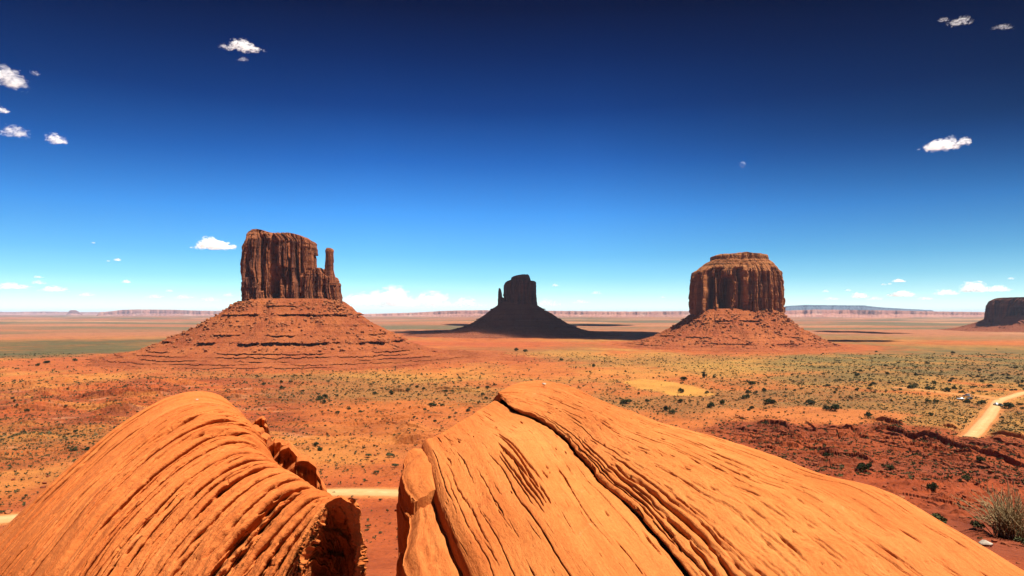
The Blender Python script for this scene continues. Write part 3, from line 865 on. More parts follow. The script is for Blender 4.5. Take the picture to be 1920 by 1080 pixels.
def build_east():
    Yc = 1850.0
    body, xb = cliff_mesh('cliff', Yc,
        [(592, 944), (575, 944), (552, 945), (535, 946), (529, 949), (526, 953), (524, 959), (520, 960), (516, 967), (513, 975)],
        [(592, 1009), (575, 1007.5), (560, 1006), (540, 1005), (528, 1004.5), (526.5, 1003), (525.5, 995), (520, 993.5), (513, 990)],
        [(940, 520), (958, 520), (964, 517.5), (972, 515.5), (980, 514.5), (990, 514.5), (994, 517), (1010, 520)],
        590, 40, 505, n=700, rows=150, cell=13.0, amp=3.4, pexp=0.5)
    sp, xp = cliff_mesh('spire', Yc,
        [(590, 930), (575, 933), (560, 934), (545, 934.5), (540, 935.5)], [(590, 956), (575, 951), (560, 946), (556, 941), (552, 939), (545, 938), (540, 937.5)],
        [(930, 541), (935, 540), (938, 540.5), (940, 545), (942, 556), (945, 557), (958, 556)],
        588, 10, 606, n=300, rows=100, cell=6.0, amp=1.2, pexp=0.7, capbump=0.3, detail_s=0.6)
    z = [92, 80, 68, 55, 42, 30, 19, 10, 3, -2]
    rl = [38, 56, 74, 88, 108, 130, 160, 205, 270, 340]
    rr = [38, 56, 76, 96, 116, 136, 162, 196, 240, 300]
    ry = [30, 46, 62, 78, 98, 120, 146, 175, 210, 260]
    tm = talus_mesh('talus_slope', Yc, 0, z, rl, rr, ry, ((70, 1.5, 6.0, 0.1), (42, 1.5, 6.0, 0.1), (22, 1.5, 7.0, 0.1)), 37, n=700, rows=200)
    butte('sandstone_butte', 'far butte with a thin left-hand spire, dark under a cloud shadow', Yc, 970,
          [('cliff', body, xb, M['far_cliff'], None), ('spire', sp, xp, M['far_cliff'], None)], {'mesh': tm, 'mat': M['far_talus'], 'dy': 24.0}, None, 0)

def build_mesa_right():
    Yc = 2150.0
    body, xb = cliff_mesh('cliff', Yc,
        [(612, 1875), (600, 1876), (585, 1878), (572, 1879), (563, 1884), (558, 1892), (553, 1894)], [(612, 2190), (590, 2186), (553, 2180)],
        [(1870, 560), (1888, 557.5), (1910, 556.5), (1950, 556), (2030, 555), (2200, 556)],
        606, 150, 707, n=900, rows=150, cell=17.0, amp=6.0, pexp=0.4,
        grooves=((1898, 4, 18, 562, 606, 2), (1923, 9, 40, 572, 612, 16), (1942, 6, 30, 566, 606, 4)))
    z = [52, 38, 28, 18, 8, 1, -4]
    s = Yc / F; hw = (2152 - 1848) / 2 * s
    rl = [hw - 8, hw + 6, hw + 26, hw + 50, hw + 84, hw + 130, hw + 190]
    ry = [135, 156, 176, 200, 232, 275, 330]
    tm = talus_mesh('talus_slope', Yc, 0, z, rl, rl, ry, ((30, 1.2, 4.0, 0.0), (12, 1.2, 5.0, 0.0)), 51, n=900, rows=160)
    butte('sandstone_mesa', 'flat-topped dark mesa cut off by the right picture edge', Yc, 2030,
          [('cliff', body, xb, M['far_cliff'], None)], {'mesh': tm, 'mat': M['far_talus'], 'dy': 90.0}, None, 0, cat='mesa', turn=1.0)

def ridge(name, label, Y, outline, base_py, depth, seed, mat, cat='mesa', cliff=0.45, steps=500):
    """A long low tableland: cliff band over a skirt, real depth behind."""
    s = Y / F
    px = np.linspace(outline[0][0], outline[-1][0], steps)
    op = np.interp(px, [p[0] for p in outline], [p[1] for p in outline])
    X = (px - CX) * s
    top = H - (op - HY) * s + s * 0.5 * fbm2(px / 12, px * 0, 4, seed)
    zb = H - (base_py - HY) * s
    front = Y + depth * 0.09 * fbm2(px / 40, px * 0 + 2, 4, seed + 1, 0.5)
    e = np.minimum(sst(0, 14, px - px[0]), sst(0, 14, px[-1] - px))
    top = zb + (top - zb) * (0.15 + 0.85 * e)
    hgt = top - zb
    rows = []
    for (dy, hz) in ((-0.9, -0.08), (-0.55, 0.12), (-0.25, 0.34), (-0.1, 1 - cliff - 0.1), (-0.02, 1 - cliff), (0.0, 1 - cliff * 0.5), (0.03, 0.97), (0.08, 1.0), (0.5, 1.0), (1.0, 0.95), (1.3, -0.1)):
        yy = front + dy * depth * (0.25 if dy < 0.1 else 1.0)
        zz = zb + hz * hgt + (hz > 0.1) * (hz < 0.9) * hgt * 0.08 * noise2(px / 5, px * 0 + dy * 9, seed + 3)
        rows.append(np.stack([X * (yy / Y), yy, zz], -1))
    V = np.stack(rows, 1)
    me = np_mesh(name, V.reshape(-1, 3), grid_faces(*V.shape[:2]), False)
    o = link(name, me, mat)
    tag(o, label, cat)
    return o

# ------------------------------------------------------------------ foreground boulders
def cr(P, n, axis_len=True):
    """Catmull-Rom resample of a polyline with n samples, evenly along its length."""
    P = np.asarray(P, float)
    Q = np.vstack([2 * P[0] - P[1], P, 2 * P[-1] - P[-2]])
    out = []
    for i in range(1, len(Q) - 2):
        p0, p1, p2, p3 = Q[i - 1:i + 3]
        t = np.linspace(0, 1, 24, endpoint=False)[:, None]
        out.append(0.5 * ((2 * p1) + (-p0 + p2) * t + (2 * p0 - 5 * p1 + 4 * p2 - p3) * t**2 + (-p0 + 3 * p1 - 3 * p2 + p3) * t**3))
    D = np.vstack(out + [Q[-2][None]])
    L = np.concatenate([[0], np.cumsum(np.linalg.norm(np.diff(D, axis=0), axis=1))])
    s = np.linspace(0, L[-1], n)
    return np.stack([np.interp(s, L, D[:, k]) for k in range(D.shape[1])], -1)

def cross(lines, n):
    """Catmull-Rom across a stack of resampled lines: (K,nu,3) -> (nu,n,3), sampled evenly by mean length."""
    A = np.stack(lines)
    K = len(A)
    Q = np.concatenate([2 * A[:1] - A[1:2], A, 2 * A[-1:] - A[-2:-1]])
    seg = np.linalg.norm(np.diff(A, axis=0), axis=2).mean(1)
    L = np.concatenate([[0], np.cumsum(seg)])
    s = np.linspace(0, L[-1], n)
    out = np.zeros((A.shape[1], n, 3))
    for k, v in enumerate(s):
        i = min(np.searchsorted(L, v, side='right') - 1, K - 2)
        t = (v - L[i]) / seg[i]
        p0, p1, p2, p3 = Q[i:i + 4]
        out[:, k] = 0.5 * ((2 * p1) + (-p0 + p2) * t + (2 * p0 - 5 * p1 + 4 * p2 - p3) * t**2 + (-p0 + 3 * p1 - 3 * p2 + p3) * t**3)
    return out, s

def normals(G):
    du = np.gradient(G, axis=0); dv = np.gradient(G, axis=1)
    n = np.cross(du, dv); n /= np.linalg.norm(n, axis=2)[..., None] + 1e-12
    return n

def zline(pts):
    """(px,py,z below the eye) -> world points."""
    out = []
    for px, py, z in pts:
        Y = z * F / (py - HY)
        Y = 5 + (Y - 5) * 0.5
        out.append(at(px, py, Y))
    return np.array(out)

def yline(pts):
    return np.array([at(a, b, LY(c)) for a, b, c in pts])

def LY(Y):
    return 5.1 + (Y - 5.1) * 0.45

def bedding(G, U, Q, seed, amp, fine=1.0, warp=0.12):
    """Relief of tilted thin beds: U metres along, Q metres across the beds."""
    q = Q + warp * fbm2(U / 4.0, Q / 1.6, 2, seed)
    d = np.zeros_like(U)
    for k, (th, a) in enumerate(((0.80, 1.0), (0.30, 0.5))):
        g = q / th + 0.5 * noise2(q / (th * 3), U / 10.0, seed + 3 + k)
        i = np.floor(g); fr = g - i
        w = max(0.10, 0.04 / th)
        on = sst(0.0, 0.40, noise2(U / (1.4 + 2.4 * th), i * 0.77 + 0.1, seed + 10 + k))
        lvl = 0.35 + 0.9 * rnd1(i, seed + 20 + k)
        d += a * amp * on * lvl * (fr - sst(1 - w, 1.0, fr) - 0.3)
    d += fine * 0.010 * fbm2(U / 0.9, q / 0.10, 3, seed + 35)
    d += fine * 0.005 * fbm2(U / 0.14, q / 0.10, 3, seed + 36)
    pit = noise2(U / 0.10, q / 0.055, seed + 37)
    d -= fine * 0.016 * sst(0.52, 0.75, pit) * sst(0.0, 0.3, noise2(U / 0.9, q / 0.5, seed + 38))
    return d

def add_cracks(d, s, specs, seed, stepside=1):
    """Thin open bed joints. specs: (across metres, u0, u1, depth, width, step); a step leaves the far side standing higher."""
    nu = d.shape[0]
    un = np.linspace(0, 1, nu)[:, None]
    for k, (s0, u0, u1, dep, wid, stp) in enumerate(specs):
        i0, i1 = max(int((u0) * nu) - 1, 0), min(int(u1 * nu) + 2, nu)
        u = un[i0:i1]
        if len(u) < 4: continue
        x = np.clip((u - u0) / (u1 - u0), 0, 1)
        tap = np.minimum(1, np.sqrt(np.maximum(0, np.sin(np.pi * x))) * 1.15)
        sl = s0 + 0.04 * noise2(u * 6, u * 0 + k * 1.7, seed) + 0.007 * noise2(u * 40, u * 0 + k * 1.3, seed + 1)
        w = wid * (0.45 + 0.55 * tap) * (1 + 0.30 * noise2(u * 30, u * 0 + k * 2.1, seed + 2))
        dp = dep * tap * np.clip(0.9 + 0.6 * noise2(u * 24, u * 0 + k * 0.9, seed + 3), 0.15, 1.5)
        c = np.where(np.abs(s - s0) < 0.75)[0]
        if not len(c): continue
        a, b = c[0], c[-1] + 1
        t = (s[None, a:b] - sl)
        e = -dp * np.exp(-np.abs(t / w) ** 2.4)
        if stp: e = e + stp * tap * sst(-0.5, 0.5, stepside * t / w) * np.exp(-np.maximum(stepside * t, 0) / 0.22)
        d[i0:i1, a:b] += e
    return d

def random_cracks(r, n, total, dens, dep, wid, ln, stp):
    out = []
    while len(out) < n:
        q, uc = r.random(), r.random()
        if r.random() > dens(q, uc): continue
        k = r.random() ** 2.2
        L = lerp(ln[0], ln[1], r.random() ** 1.5)
        out.append((q * total, uc - L / 2, uc + L / 2, lerp(dep[0], dep[1], k), lerp(wid[0], wid[1], k), r.uniform(*stp) * (0.3 + k)))
    return out

def sheet(lines, nu, nv, seed, amp, fine=1.0, amask=None, grooves=(), rc=None, lean=0.0, stepside=1):
    """A bedded rock surface spanned by traced bed lines."""
    R = [cr(l, nu) for l in lines]
    G, s = cross(R, nv)
    U = np.concatenate([np.zeros((1, nv)), np.cumsum(np.linalg.norm(np.diff(G, axis=0), axis=2), 0)], 0)
    Um = U.mean(1, keepdims=True) * np.ones_like(U)
    dq = np.linalg.norm(np.diff(G, axis=1), axis=2)
    Qm = np.concatenate([np.zeros((nu, 1)), np.cumsum(dq, 1)], 1)
    Q = lerp(s[None] * np.ones_like(U), Qm, 0.35)
    N = normals(G)
    N *= np.where(N[..., 2:3].mean() < 0, -1.0, 1.0)
    d = bedding(G, Um, Q, seed, amp, fine)
    if amask is not None:
        d = d * amask(Um / Um.max(), Q / Q.max())
    A = np.stack(R); Ls = np.concatenate([[0], np.cumsum(np.linalg.norm(np.diff(A, axis=0), axis=2).mean(1))])
    specs = [(float(np.interp(g[0], np.arange(len(Ls)), Ls)), g[1], g[2], g[3], g[4], g[5] if len(g) > 5 else 0.0) for g in grooves]
    if rc is not None: specs += random_cracks(np.random.default_rng(seed), rc[0], s[-1], *rc[1:])
    d = d * 1.0
    d0 = d.copy()
    d = add_cracks(d, s, specs, seed + 300, stepside)
    T = np.gradient(G, axis=1); T /= np.linalg.norm(T, axis=2)[..., None] + 1e-9
    side = T * ((d - d0).clip(-0.3, 0.0) * lean)[..., None]      # joints cut in under the bed above
    d = d + 0.035 * fbm3(G[..., 0] / 1.2, G[..., 1] / 1.2, G[..., 2] / 1.2, 2, seed + 70)
    return G + N * d[..., None] + side, np.stack([Um, Q], -1), N

def join_sheets(name, sheets, mat, origin, pale=None):
    Vs, Fs, UVs, off = [], [], [], 0
    for G, uv, flip in sheets:
        nu, nv = G.shape[:2]
        Vs.append(G.reshape(-1, 3)); UVs.append(uv.reshape(-1, 2))
        Fs.append(grid_faces(nu, nv, off=off, flip=flip)); off += nu * nv
    V = np.vstack(Vs)
    pl = pale(V) if pale is not None else np.zeros(len(V))
    return np_mesh(name, V - origin, np.vstack(Fs), True, uv=np.vstack(UVs), cols={'pale': pl})

def arch_slab(rim, direction, length, seed, nu=150, nv=120, foot=3.0, recess=0.10, amp=0.05):
    """A slab whose rim arch (world points, left foot to right foot) is its end; it runs back along direction; the end is a rough hollow face."""
    Rm = cr(rim, nu)
    u_ = np.arange(nu) / 9.0
    Rm = Rm + 0.05 * np.stack([noise2(u_, u_ * 0 + seed, 5), noise2(u_, u_ * 0 + seed, 6), 0.6 * noise2(u_, u_ * 0 + seed, 7)], -1)
    dirv = np.asarray(direction, float)
    t = np.linspace(0, 1, nv)
    U = np.concatenate([[0], np.cumsum(np.linalg.norm(np.diff(Rm, axis=0), axis=1))])
    G = Rm[:, None, :] + dirv[None, None] * (t[None, :, None] * length)
    G[..., 2] -= 0.28 * length * t[None] ** 1.5
    Uu = U[:, None] * np.ones((1, nv)); Qq = (t * length)[None] * np.ones((nu, 1))
    N = normals(G); N *= np.where(N[..., 2:3].mean() < 0, -1.0, 1.0)
    d = bedding(G, Uu, Qq, seed, amp) * sst(0, 0.03, t)[None]
    G2 = G + N * d[..., None]
    # end face: from the rim to a foot line, hollowed
    base = np.array([Rm[:, 0].mean(), Rm[:, 1].mean(), Rm[:, 2].min() - foot])
    k = np.linspace(0, 1, 70)
    low = Rm.copy(); low[:, 2] = Rm[:, 2].min() - foot
    low[:, :2] = lerp(Rm[:, :2], Rm[:, :2].mean(0), 0.25)
    E = lerp(Rm[:, None, :], low[:, None, :], k[None, :, None])
    hol = (0.08 * sst(0, 0.04, k) + recess * 1.6 * k)[None]
    hol = hol + 0.22 * fbm3(E[..., 0] / 0.35, E[..., 1] / 0.35, E[..., 2] / 0.5, 4, seed + 5) * sst(0, 0.05, k)[None]
    bed = E[..., 2] + 0.25 * E[..., 0] + 0.03 * fbm3(E[..., 0] / 0.3, E[..., 1] / 0.3, E[..., 2] / 0.3, 2, seed + 8)
    hol = hol + 0.10 * (rnd1(np.floor(bed / 0.055), seed + 9) - 0.5) * sst(0, 0.03, k)[None] + 0.16 * (rnd1(np.floor(bed / 0.15), seed + 10) - 0.5) * sst(0, 0.03, k)[None]
    E = E + dirv[None, None] * hol[..., None]
    uvE = np.stack([Uu[:, :70] if nv >= 70 else U[:, None] * np.ones((1, 70)), k[None] * foot * np.ones((nu, 1))], -1)
    return [(G2, np.stack([Uu, Qq], -1), False), (E, uvE, True)]

def build_left_boulder():
    L = [
        [(-200, 1420, 14), (-60, 1250, 15), (100, 1080, 17), (200, 1000, 18), (290, 930, 19), (350, 880, 19.5), (420, 850, 20), (470, 860, 20.5), (500, 900, 21)],
        [(-190, 1250, 11.2), (-80, 1110, 11.8), (60, 975, 13), (160, 880, 14), (250, 815, 15), (330, 775, 15.8), (400, 765, 16.4), (450, 790, 17), (485, 850, 17.4)],
        [(-170, 1180, 10.1), (-60, 1062, 10.7), (60, 945, 11.6), (150, 862, 12.5), (240, 790, 13.4), (320, 745, 14.2), (385, 735, 14.8), (435, 762, 15.4), (478, 830, 15.9)],
        [(-130, 1200, 8.9), (-10, 1070, 9.4), (100, 955, 10.3), (190, 868, 11.2), (270, 802, 12.0), (340, 762, 12.7), (400, 756, 13.3), (450, 778, 13.8), (492, 838, 14.3)],
        [(-40, 1220, 7.7), (60, 1095, 8.1), (160, 970, 8.9), (240, 885, 9.7), (315, 822, 10.4), (380, 788, 11.0), (432, 783, 11.5), (474, 805, 12.0), (505, 870, 12.4)],
        [(90, 1230, 6.8), (170, 1115, 7.1), (250, 1000, 7.8), (325, 918, 8.5), (390, 868, 9.1), (440, 845, 9.6), (485, 850, 10.1), (520, 880, 10.5), (545, 960, 10.8)],
        [(230, 1240, 6.1), (300, 1130, 6.35), (375, 1030, 6.9), (440, 955, 7.4), (495, 910, 7.9), (540, 892, 8.3), (575, 905, 8.6), (598, 940, 8.9), (612, 1030, 9.1)],
        [(380, 1250, 5.5), (435, 1150, 5.65), (500, 1050, 6.0), (550, 985, 6.35), (590, 946, 6.7), (620, 938, 6.95), (645, 956, 7.1), (658, 995, 7.2), (664, 1100, 7.25)],
        [(500, 1260, 5.1), (540, 1160, 5.2), (575, 1065, 5.4), (598, 1005, 5.5), (618, 962, 5.56), (640, 951, 5.56), (662, 968, 5.52), (676, 1020, 5.42), (681, 1120, 5.3)],
    ]
    lines = [yline(l) for l in L]
    def mask(u, q):
        return 0.55 + 0.9 * sst(0.35, 0.75, q) + 0.5 * sst(0.4, 0.7, u) - 0.25 * (1 - sst(0.1, 0.3, u))
    big = ((2.3, 0.28, 0.7, 0.128, 0.032, 0.018), (2.48, 0.3, 0.6, 0.08, 0.024, 0.0108), (2.9, 0.35, 0.62, 0.048, 0.0176, 0.0072), (3.55, 0.25, 0.6, 0.08, 0.024, 0.0144), (3.8, 0.45, 0.78, 0.064, 0.02, 0.0108), (4.15, 0.42, 0.8, 0.096, 0.028, 0.018), (4.5, 0.3, 0.7, 0.104, 0.028, 0.018), (4.75, 0.5, 0.82, 0.08, 0.024, 0.0144),
           (5.1, 0.3, 0.72, 0.072, 0.0224, 0.0144), (5.35, 0.45, 0.85, 0.104, 0.028, 0.0216), (5.62, 0.4, 0.8, 0.12, 0.032, 0.0216), (5.9, 0.25, 0.7, 0.08, 0.024, 0.0144), (6.2, 0.3, 0.75, 0.088, 0.024, 0.018), (6.45, 0.18, 0.7, 0.176, 0.044, 0.0288), (6.6, 0.25, 0.6, 0.144, 0.036, 0.0216), (6.85, 0.25, 0.75, 0.104, 0.028, 0.018), (7.1, 0.2, 0.7, 0.096, 0.028, 0.018), (7.35, 0.2, 0.78, 0.12, 0.032, 0.0216), (7.6, 0.2, 0.8, 0.112, 0.028, 0.018))
    dens = lambda q, u: (0.35 + 0.65 * sst(0.40, 0.75, q)) * (0.3 + 0.7 * sst(0.1, 0.3, u))
    G, uv, N = sheet(lines, 600, 1300, 71, 0.05, 1.0, mask, big, (620, dens, (0.012, 0.060), (0.005, 0.013), (0.04, 0.42), (0.0, 0.006)), 1.15, -1)
    uu = np.linspace(0, 1, G.shape[0])
    jag = 0.6 * (0.5 + noise2(uu * 13, uu * 0, 5)) + 0.35 * rnd1(np.floor(uu * 17 + 0.8 * noise2(uu * 9, uu * 0, 3)), 6) + 0.12 * noise2(uu * 60, uu * 0, 7)
    Tv = np.gradient(G, axis=1); Tv /= np.linalg.norm(Tv, axis=2)[..., None] + 1e-9
    G = G - Tv * (0.085 * jag[:, None] * sst(0.95, 1.0, np.linspace(0, 1, G.shape[1]))[None])[..., None]
    sheets = [(G, uv, False)]
    # lower flank towards the picture's bottom and left
    e = G[0]; k = np.linspace(0, 1, 40)
    fl = e[None] + np.stack([-2.6 * k, -0.6 * k + 0 * k, -4.5 * k ** 1.2], -1)[:, None, :]
    sheets.append((fl, np.stack([-k[:, None] * 3 * np.ones((1, e.shape[0])), np.broadcast_to(uv[0, :, 1], (40, e.shape[0]))], -1), True))
    # right flank falls away
    e = G[-1]
    fl = e[None] + np.stack([0.25 * k, 0.5 * k, -6.0 * k], -1)[:, None, :]
    sheets.append((fl, np.stack([k[:, None] * 3 * np.ones((1, e.shape[0])), np.broadcast_to(uv[0, :, 1], (40, e.shape[0]))], -1), False))
    # back
    e = G[:, 0]
    fl = e[:, None] + np.stack([-0.4 * k, 0.8 * k, -7.0 * k], -1)[None]
    sheets.append((fl, np.stack([np.broadcast_to(uv[:, :1, 0], (600, 40)), -k[None] * 3 * np.ones((600, 1))], -1), True))
    # the hollow broken end that faces the eye
    rim = G[:, -1]
    kk = np.linspace(0, 1, 110)
    c0 = at(640, 1190, 5.95)
    E = lerp(rim[:, None, :], c0[None, None], (kk ** 1.0)[None, :, None])
    back = 0.07 * sst(0, 0.04, kk) + 0.75 * kk
    bed = E[..., 2] * 0.5 + E[..., 0] + 0.03 * fbm3(E[..., 0] / 0.3, E[..., 1] / 0.3, E[..., 2] / 0.3, 2, 98)
    back = back[None] + (0.12 * (rnd1(np.floor(bed / 0.06), 99) - 0.5) + 0.18 * (rnd1(np.floor(bed / 0.17), 97) - 0.5)) * sst(0.02, 0.08, kk)[None]
    rough = fbm3(E[..., 0] / 0.22, E[..., 1] / 0.22, E[..., 2] / 0.4, 4, 90)
    stepn = rnd1(np.floor(kk * 9 + 0.6 * 0), 4)
    hol = back + (0.06 * stepn * sst(0.03, 0.1, kk))[None] + 0.12 * rough * sst(0, 0.05, kk)[None]
    E = E + np.array([-0.10, 0.85, 0.05])[None, None] * hol[..., None]
    sheets.append((E, np.stack([np.broadcast_to(uv[:, -1:, 0], (600, 110)), kk[None] * 1.5 * np.ones((600, 1))], -1), False))
    # slabs farther along the right flank, each ending in a broken face
    for (pts, ln, sd) in (
        ([(430, 905, 14.6), (446, 838, 14.5), (458, 814, 14.4), (474, 806, 14.2), (489, 814, 14.0), (500, 836, 13.7), (507, 905, 13.4)], 2.0, 1),
        ([(476, 930, 13.2), (492, 856, 13.2), (504, 838, 13.1), (517, 828, 13.0), (530, 834, 12.8), (537, 850, 12.6), (542, 930, 12.3)], 1.6, 5),
        ([(492, 960, 12.2), (510, 872, 12.2), (524, 850, 12.2), (538, 840, 12.1), (550, 848, 11.9), (560, 870, 11.7), (566, 960, 11.4)], 1.8, 2),
        ([(515, 1000, 11.1), (533, 902, 11.1), (549, 877, 11.0), (570, 864, 10.8), (586, 872, 10.6), (600, 898, 10.3), (614, 936, 10.0), (622, 1020, 9.8)], 2.0, 3),
        ([(466, 850, 15.5), (472, 800, 15.5), (479, 790, 15.5), (489, 786, 15.4), (496, 790, 15.3), (497, 810, 15.2), (499, 850, 15.1)], 1.2, 4)):
        sheets += arch_slab(yline(pts), (-0.30, 0.95, 0.04), ln, 300 + sd, foot=2.5, recess=0.55, amp=0.10)
    org = np.array([-3.2, 9.0, 55.0])
    me = join_sheets('sandstone_boulder', sheets, M['stone_a'], org)
    o = link('sandstone_boulder', me, M['stone_a'], None, org)
    tag(o, 'left of two big orange boulders, grooves arching over its top, black broken end', 'boulder')

def build_right_boulder():
    # upper slab: from the long crack up to the skyline edge
    crack = [(938, 746, 1.98), (965, 764, 2.02), (1005, 778, 2.06), (1045, 803, 2.10), (1085, 842, 2.14), (1140, 903, 2.20), (1185, 940, 2.24), (1240, 1000, 2.28), (1290, 1058, 2.30), (1345, 1130, 2.32), (1420, 1240, 2.36)]
    sky = [(934, 738, 1.90), (958, 722, 1.82), (1000, 714, 1.78), (1042, 719, 1.77), (1120, 746, 1.80), (1230, 790, 1.84), (1330, 815, 1.86), (1430, 850, 1.90), (1540, 889, 1.95), (1640, 916, 2.0), (1760, 985, 2.08), (1900, 1066, 2.16), (2030, 1150, 2.25), (2160, 1250, 2.34)]
    cw = zline(crack); sw = zline(sky)
    n = 200
    cs, ss = cr(cw, n), cr(sw, n)
    un_ = np.linspace(0, 1, n)
    rag = lambda sd: np.stack([noise2(un_ * 14, un_ * 0, sd) * 0.5 + noise2(un_ * 44, un_ * 0, sd + 1) * 0.5, 0.6 * noise2(un_ * 30, un_ * 0, sd + 2), 0.5 * noise2(un_ * 36, un_ * 0, sd + 3)], -1)
    cs = cs + 0.030 * rag(40)
    lines = []
    # crack lip rolls over
    wd = ((0.06 + 1.15 * un_ ** 1.3) * np.clip(0.75 + 1.1 * noise2(un_ * 9, un_ * 0, 51) + 0.5 * noise2(un_ * 28, un_ * 0, 52), 0.08, 1.7))[:, None]
    lip = cs + np.array([0.02, 0.01, -0.09]) * wd; deep = cs + np.array([0.22, 0.09, -0.5]) * wd
    lines += [deep, lip, cs]
    for t in (0.16, 0.4, 0.65, 0.86):
        m = lerp(cs, ss, t); m[:, 2] += 0.14 * math.sin(math.pi * t) * np.linspace(0.35, 1, n)
        lines.append(m)
    lines.append(ss)
    out = ss - cs; out[:, 2] = 0; out /= np.linalg.norm(out, axis=1)[:, None]
    for (o_, dz) in ((0.22, -0.12), (0.5, -0.55), (0.8, -1.6), (1.1, -5.5)):
        q = ss + out * o_; q[:, 2] += dz
        lines.append(q)
    def mask(u, q):
        return 0.42 + 0.75 * (1 - sst(0.10, 0.42, q)) + 0.2 * sst(0.45, 0.9, u)
    bg = ((2.12, 0.15, 0.97, 0.03272, 0.00837, 0.0036), (2.25, 0.45, 1.1, 0.04675, 0.01023, 0.0054), (2.38, 0.2, 0.75, 0.02805, 0.00744, 0.0036), (2.45, 0.55, 1.1, 0.0561, 0.01209, 0.0072), (2.58, 0.4, 0.9, 0.03272, 0.00837, 0.0036), (2.7, 0.55, 1.1, 0.0561, 0.01209, 0.0072), (2.82, 0.6, 1, 0.03272, 0.00837, 0.0036), (2.95, 0.5, 0.95, 0.03272, 0.00837, 0.0036), (3.1, 0.62, 1, 0.02805, 0.00744, 0.0027), (3.2, 0.3, 0.62, 0.0187, 0.00651, 0.0018),
          (3.6, 0.6, 0.92, 0.02337, 0.00744, 0.0018), (4.1, 0.1, 0.32, 0.0187, 0.00651, 0.0018), (4.5, 0.45, 0.75, 0.02104, 0.00651, 0.0018), (5.2, 0.5, 0.8, 0.0187, 0.00651, 0.0018), (6.2, 0.6, 0.85, 0.01636, 0.00651, 0.0018))
    dens = lambda q, u: (0.25 + 0.75 * (1 - sst(0.12, 0.40, q))) * (0.45 + 0.55 * sst(0.3, 0.7, u)) * (1 - sst(0.62, 0.72, q))
    G1, uv1, _ = sheet(lines, 660, 1100, 171, 0.016, 0.7, mask, bg, (800, dens, (0.009, 0.030), (0.0035, 0.008), (0.010, 0.075), (0.0, 0.003)), -0.3)
    sheets = [(G1, uv1, True)]
    # lower slab: between the crack and the dark joint on its left
    A0 = zline([(936, 752, 2.10), (962, 770, 2.14), (1000, 785, 2.18), (1040, 810, 2.22), (1078, 848, 2.26), (1130, 910, 2.32), (1175, 947, 2.36), (1230, 1008, 2.40), (1280, 1066, 2.42), (1335, 1140, 2.44), (1405, 1250, 2.46)])
    A0 = cr(A0, n) + 0.028 * rag(60)
    A = [
        A0 + np.array([0.06, 0.03, -0.45]),
        A0 + np.array([-0.02, -0.01, 0.0]) * 1.0,
        zline([(910, 762, 2.14), (950, 780, 2.15), (985, 800, 2.16), (1020, 830, 2.18), (1055, 870, 2.21), (1095, 925, 2.25), (1130, 975, 2.29), (1180, 1035, 2.33), (1230, 1100, 2.37), (1300, 1200, 2.42)]),
        zline([(880, 782, 2.18), (915, 805, 2.17), (955, 838, 2.17), (990, 878, 2.19), (1025, 930, 2.22), (1060, 985, 2.26), (1100, 1040, 2.31), (1150, 1110, 2.36), (1210, 1210, 2.41)]),
        zline([(845, 803, 2.26), (880, 830, 2.25), (915, 872, 2.26), (945, 920, 2.29), (975, 970, 2.33), (1010, 1030, 2.38), (1050, 1100, 2.42), (1100, 1210, 2.47)]),
        zline([(812, 820, 2.36), (838, 850, 2.37), (862, 890, 2.39), (888, 940, 2.42), (915, 990, 2.46), (950, 1060, 2.50), (1000, 1210, 2.55)]),
        zline([(796, 828, 2.42), (810, 858, 2.45), (822, 895, 2.48), (838, 940, 2.52), (864, 1000, 2.56), (895, 1065, 2.60), (945, 1210, 2.64)]),
    ]
    e = A[-1]
    A.append(e + np.array([-0.06, -0.02, -0.25])); A.append(e + np.array([-0.02, 0.05, -1.2])); A.append(e + np.array([0.05, 0.10, -4.0]))
    def mask2(u, q):
        return 0.45 + 0.6 * np.exp(-((q - 0.42) / 0.12) ** 2) * sst(0.25, 0.45, u) * (1 - sst(0.6, 0.8, u)) + 0.35 * (1 - sst(0.1, 0.2, u))
    bg = ((2.9, 0.22, 0.58, 0.0399, 0.01037, 0.009), (3.02, 0.25, 0.62, 0.04655, 0.01037, 0.009), (3.14, 0.28, 0.66, 0.04655, 0.01037, 0.009), (3.26, 0.3, 0.66, 0.04655, 0.01037, 0.009), (3.38, 0.33, 0.68, 0.0399, 0.01037, 0.009), (3.5, 0.35, 0.64, 0.03325, 0.009216, 0.006), (3.7, 0.3, 0.9, 0.02993, 0.009216, 0.0045),
          (4.4, 0.35, 0.7, 0.01829, 0.006912, 0.003), (4.62, 0.2, 0.45, 0.01829, 0.006912, 0.0045), (2.3, 0.5, 0.82, 0.01829, 0.006912, 0.003), (1.6, 0.5, 0.85, 0.01463, 0.006048, 0.003), (5.3, 0.25, 0.75, 0.02194, 0.00864, 0.009), (5.6, 0.3, 0.9, 0.01829, 0.006912, 0.006), (4.9, 0.55, 0.9, 0.01829, 0.006912, 0.003), (5.75, 0.1, 0.5, 0.02926, 0.00864, 0.009))
    dens = lambda q, u: 0.4 + 0.6 * sst(0.5, 0.8, q)
    G2, uv2, _ = sheet(A, 660, 1000, 271, 0.020, 0.8, mask2, bg, (620, dens, (0.009, 0.034), (0.0035, 0.0085), (0.012, 0.10), (0.0, 0.004)), 0.5, -1)
    sheets.append((G2, uv2, True) if False else (G2, uv2, False))
    # back edge of both slabs falls to the ground
    k = np.linspace(0, 1, 40)
    for (G, uv, fl_) in ((G1, uv1, False), (G2, uv2, True)):
        ed = G[0]
        f = ed[None] + np.stack([-0.5 * k, 0.9 * k, -7 * k ** 1.3], -1)[:, None, :]
        sheets.append((f, np.stack([-k[:, None] * 3 * np.ones((1, len(ed))), np.broadcast_to(uv[0, :, 1], (40, len(ed)))], -1), fl_))
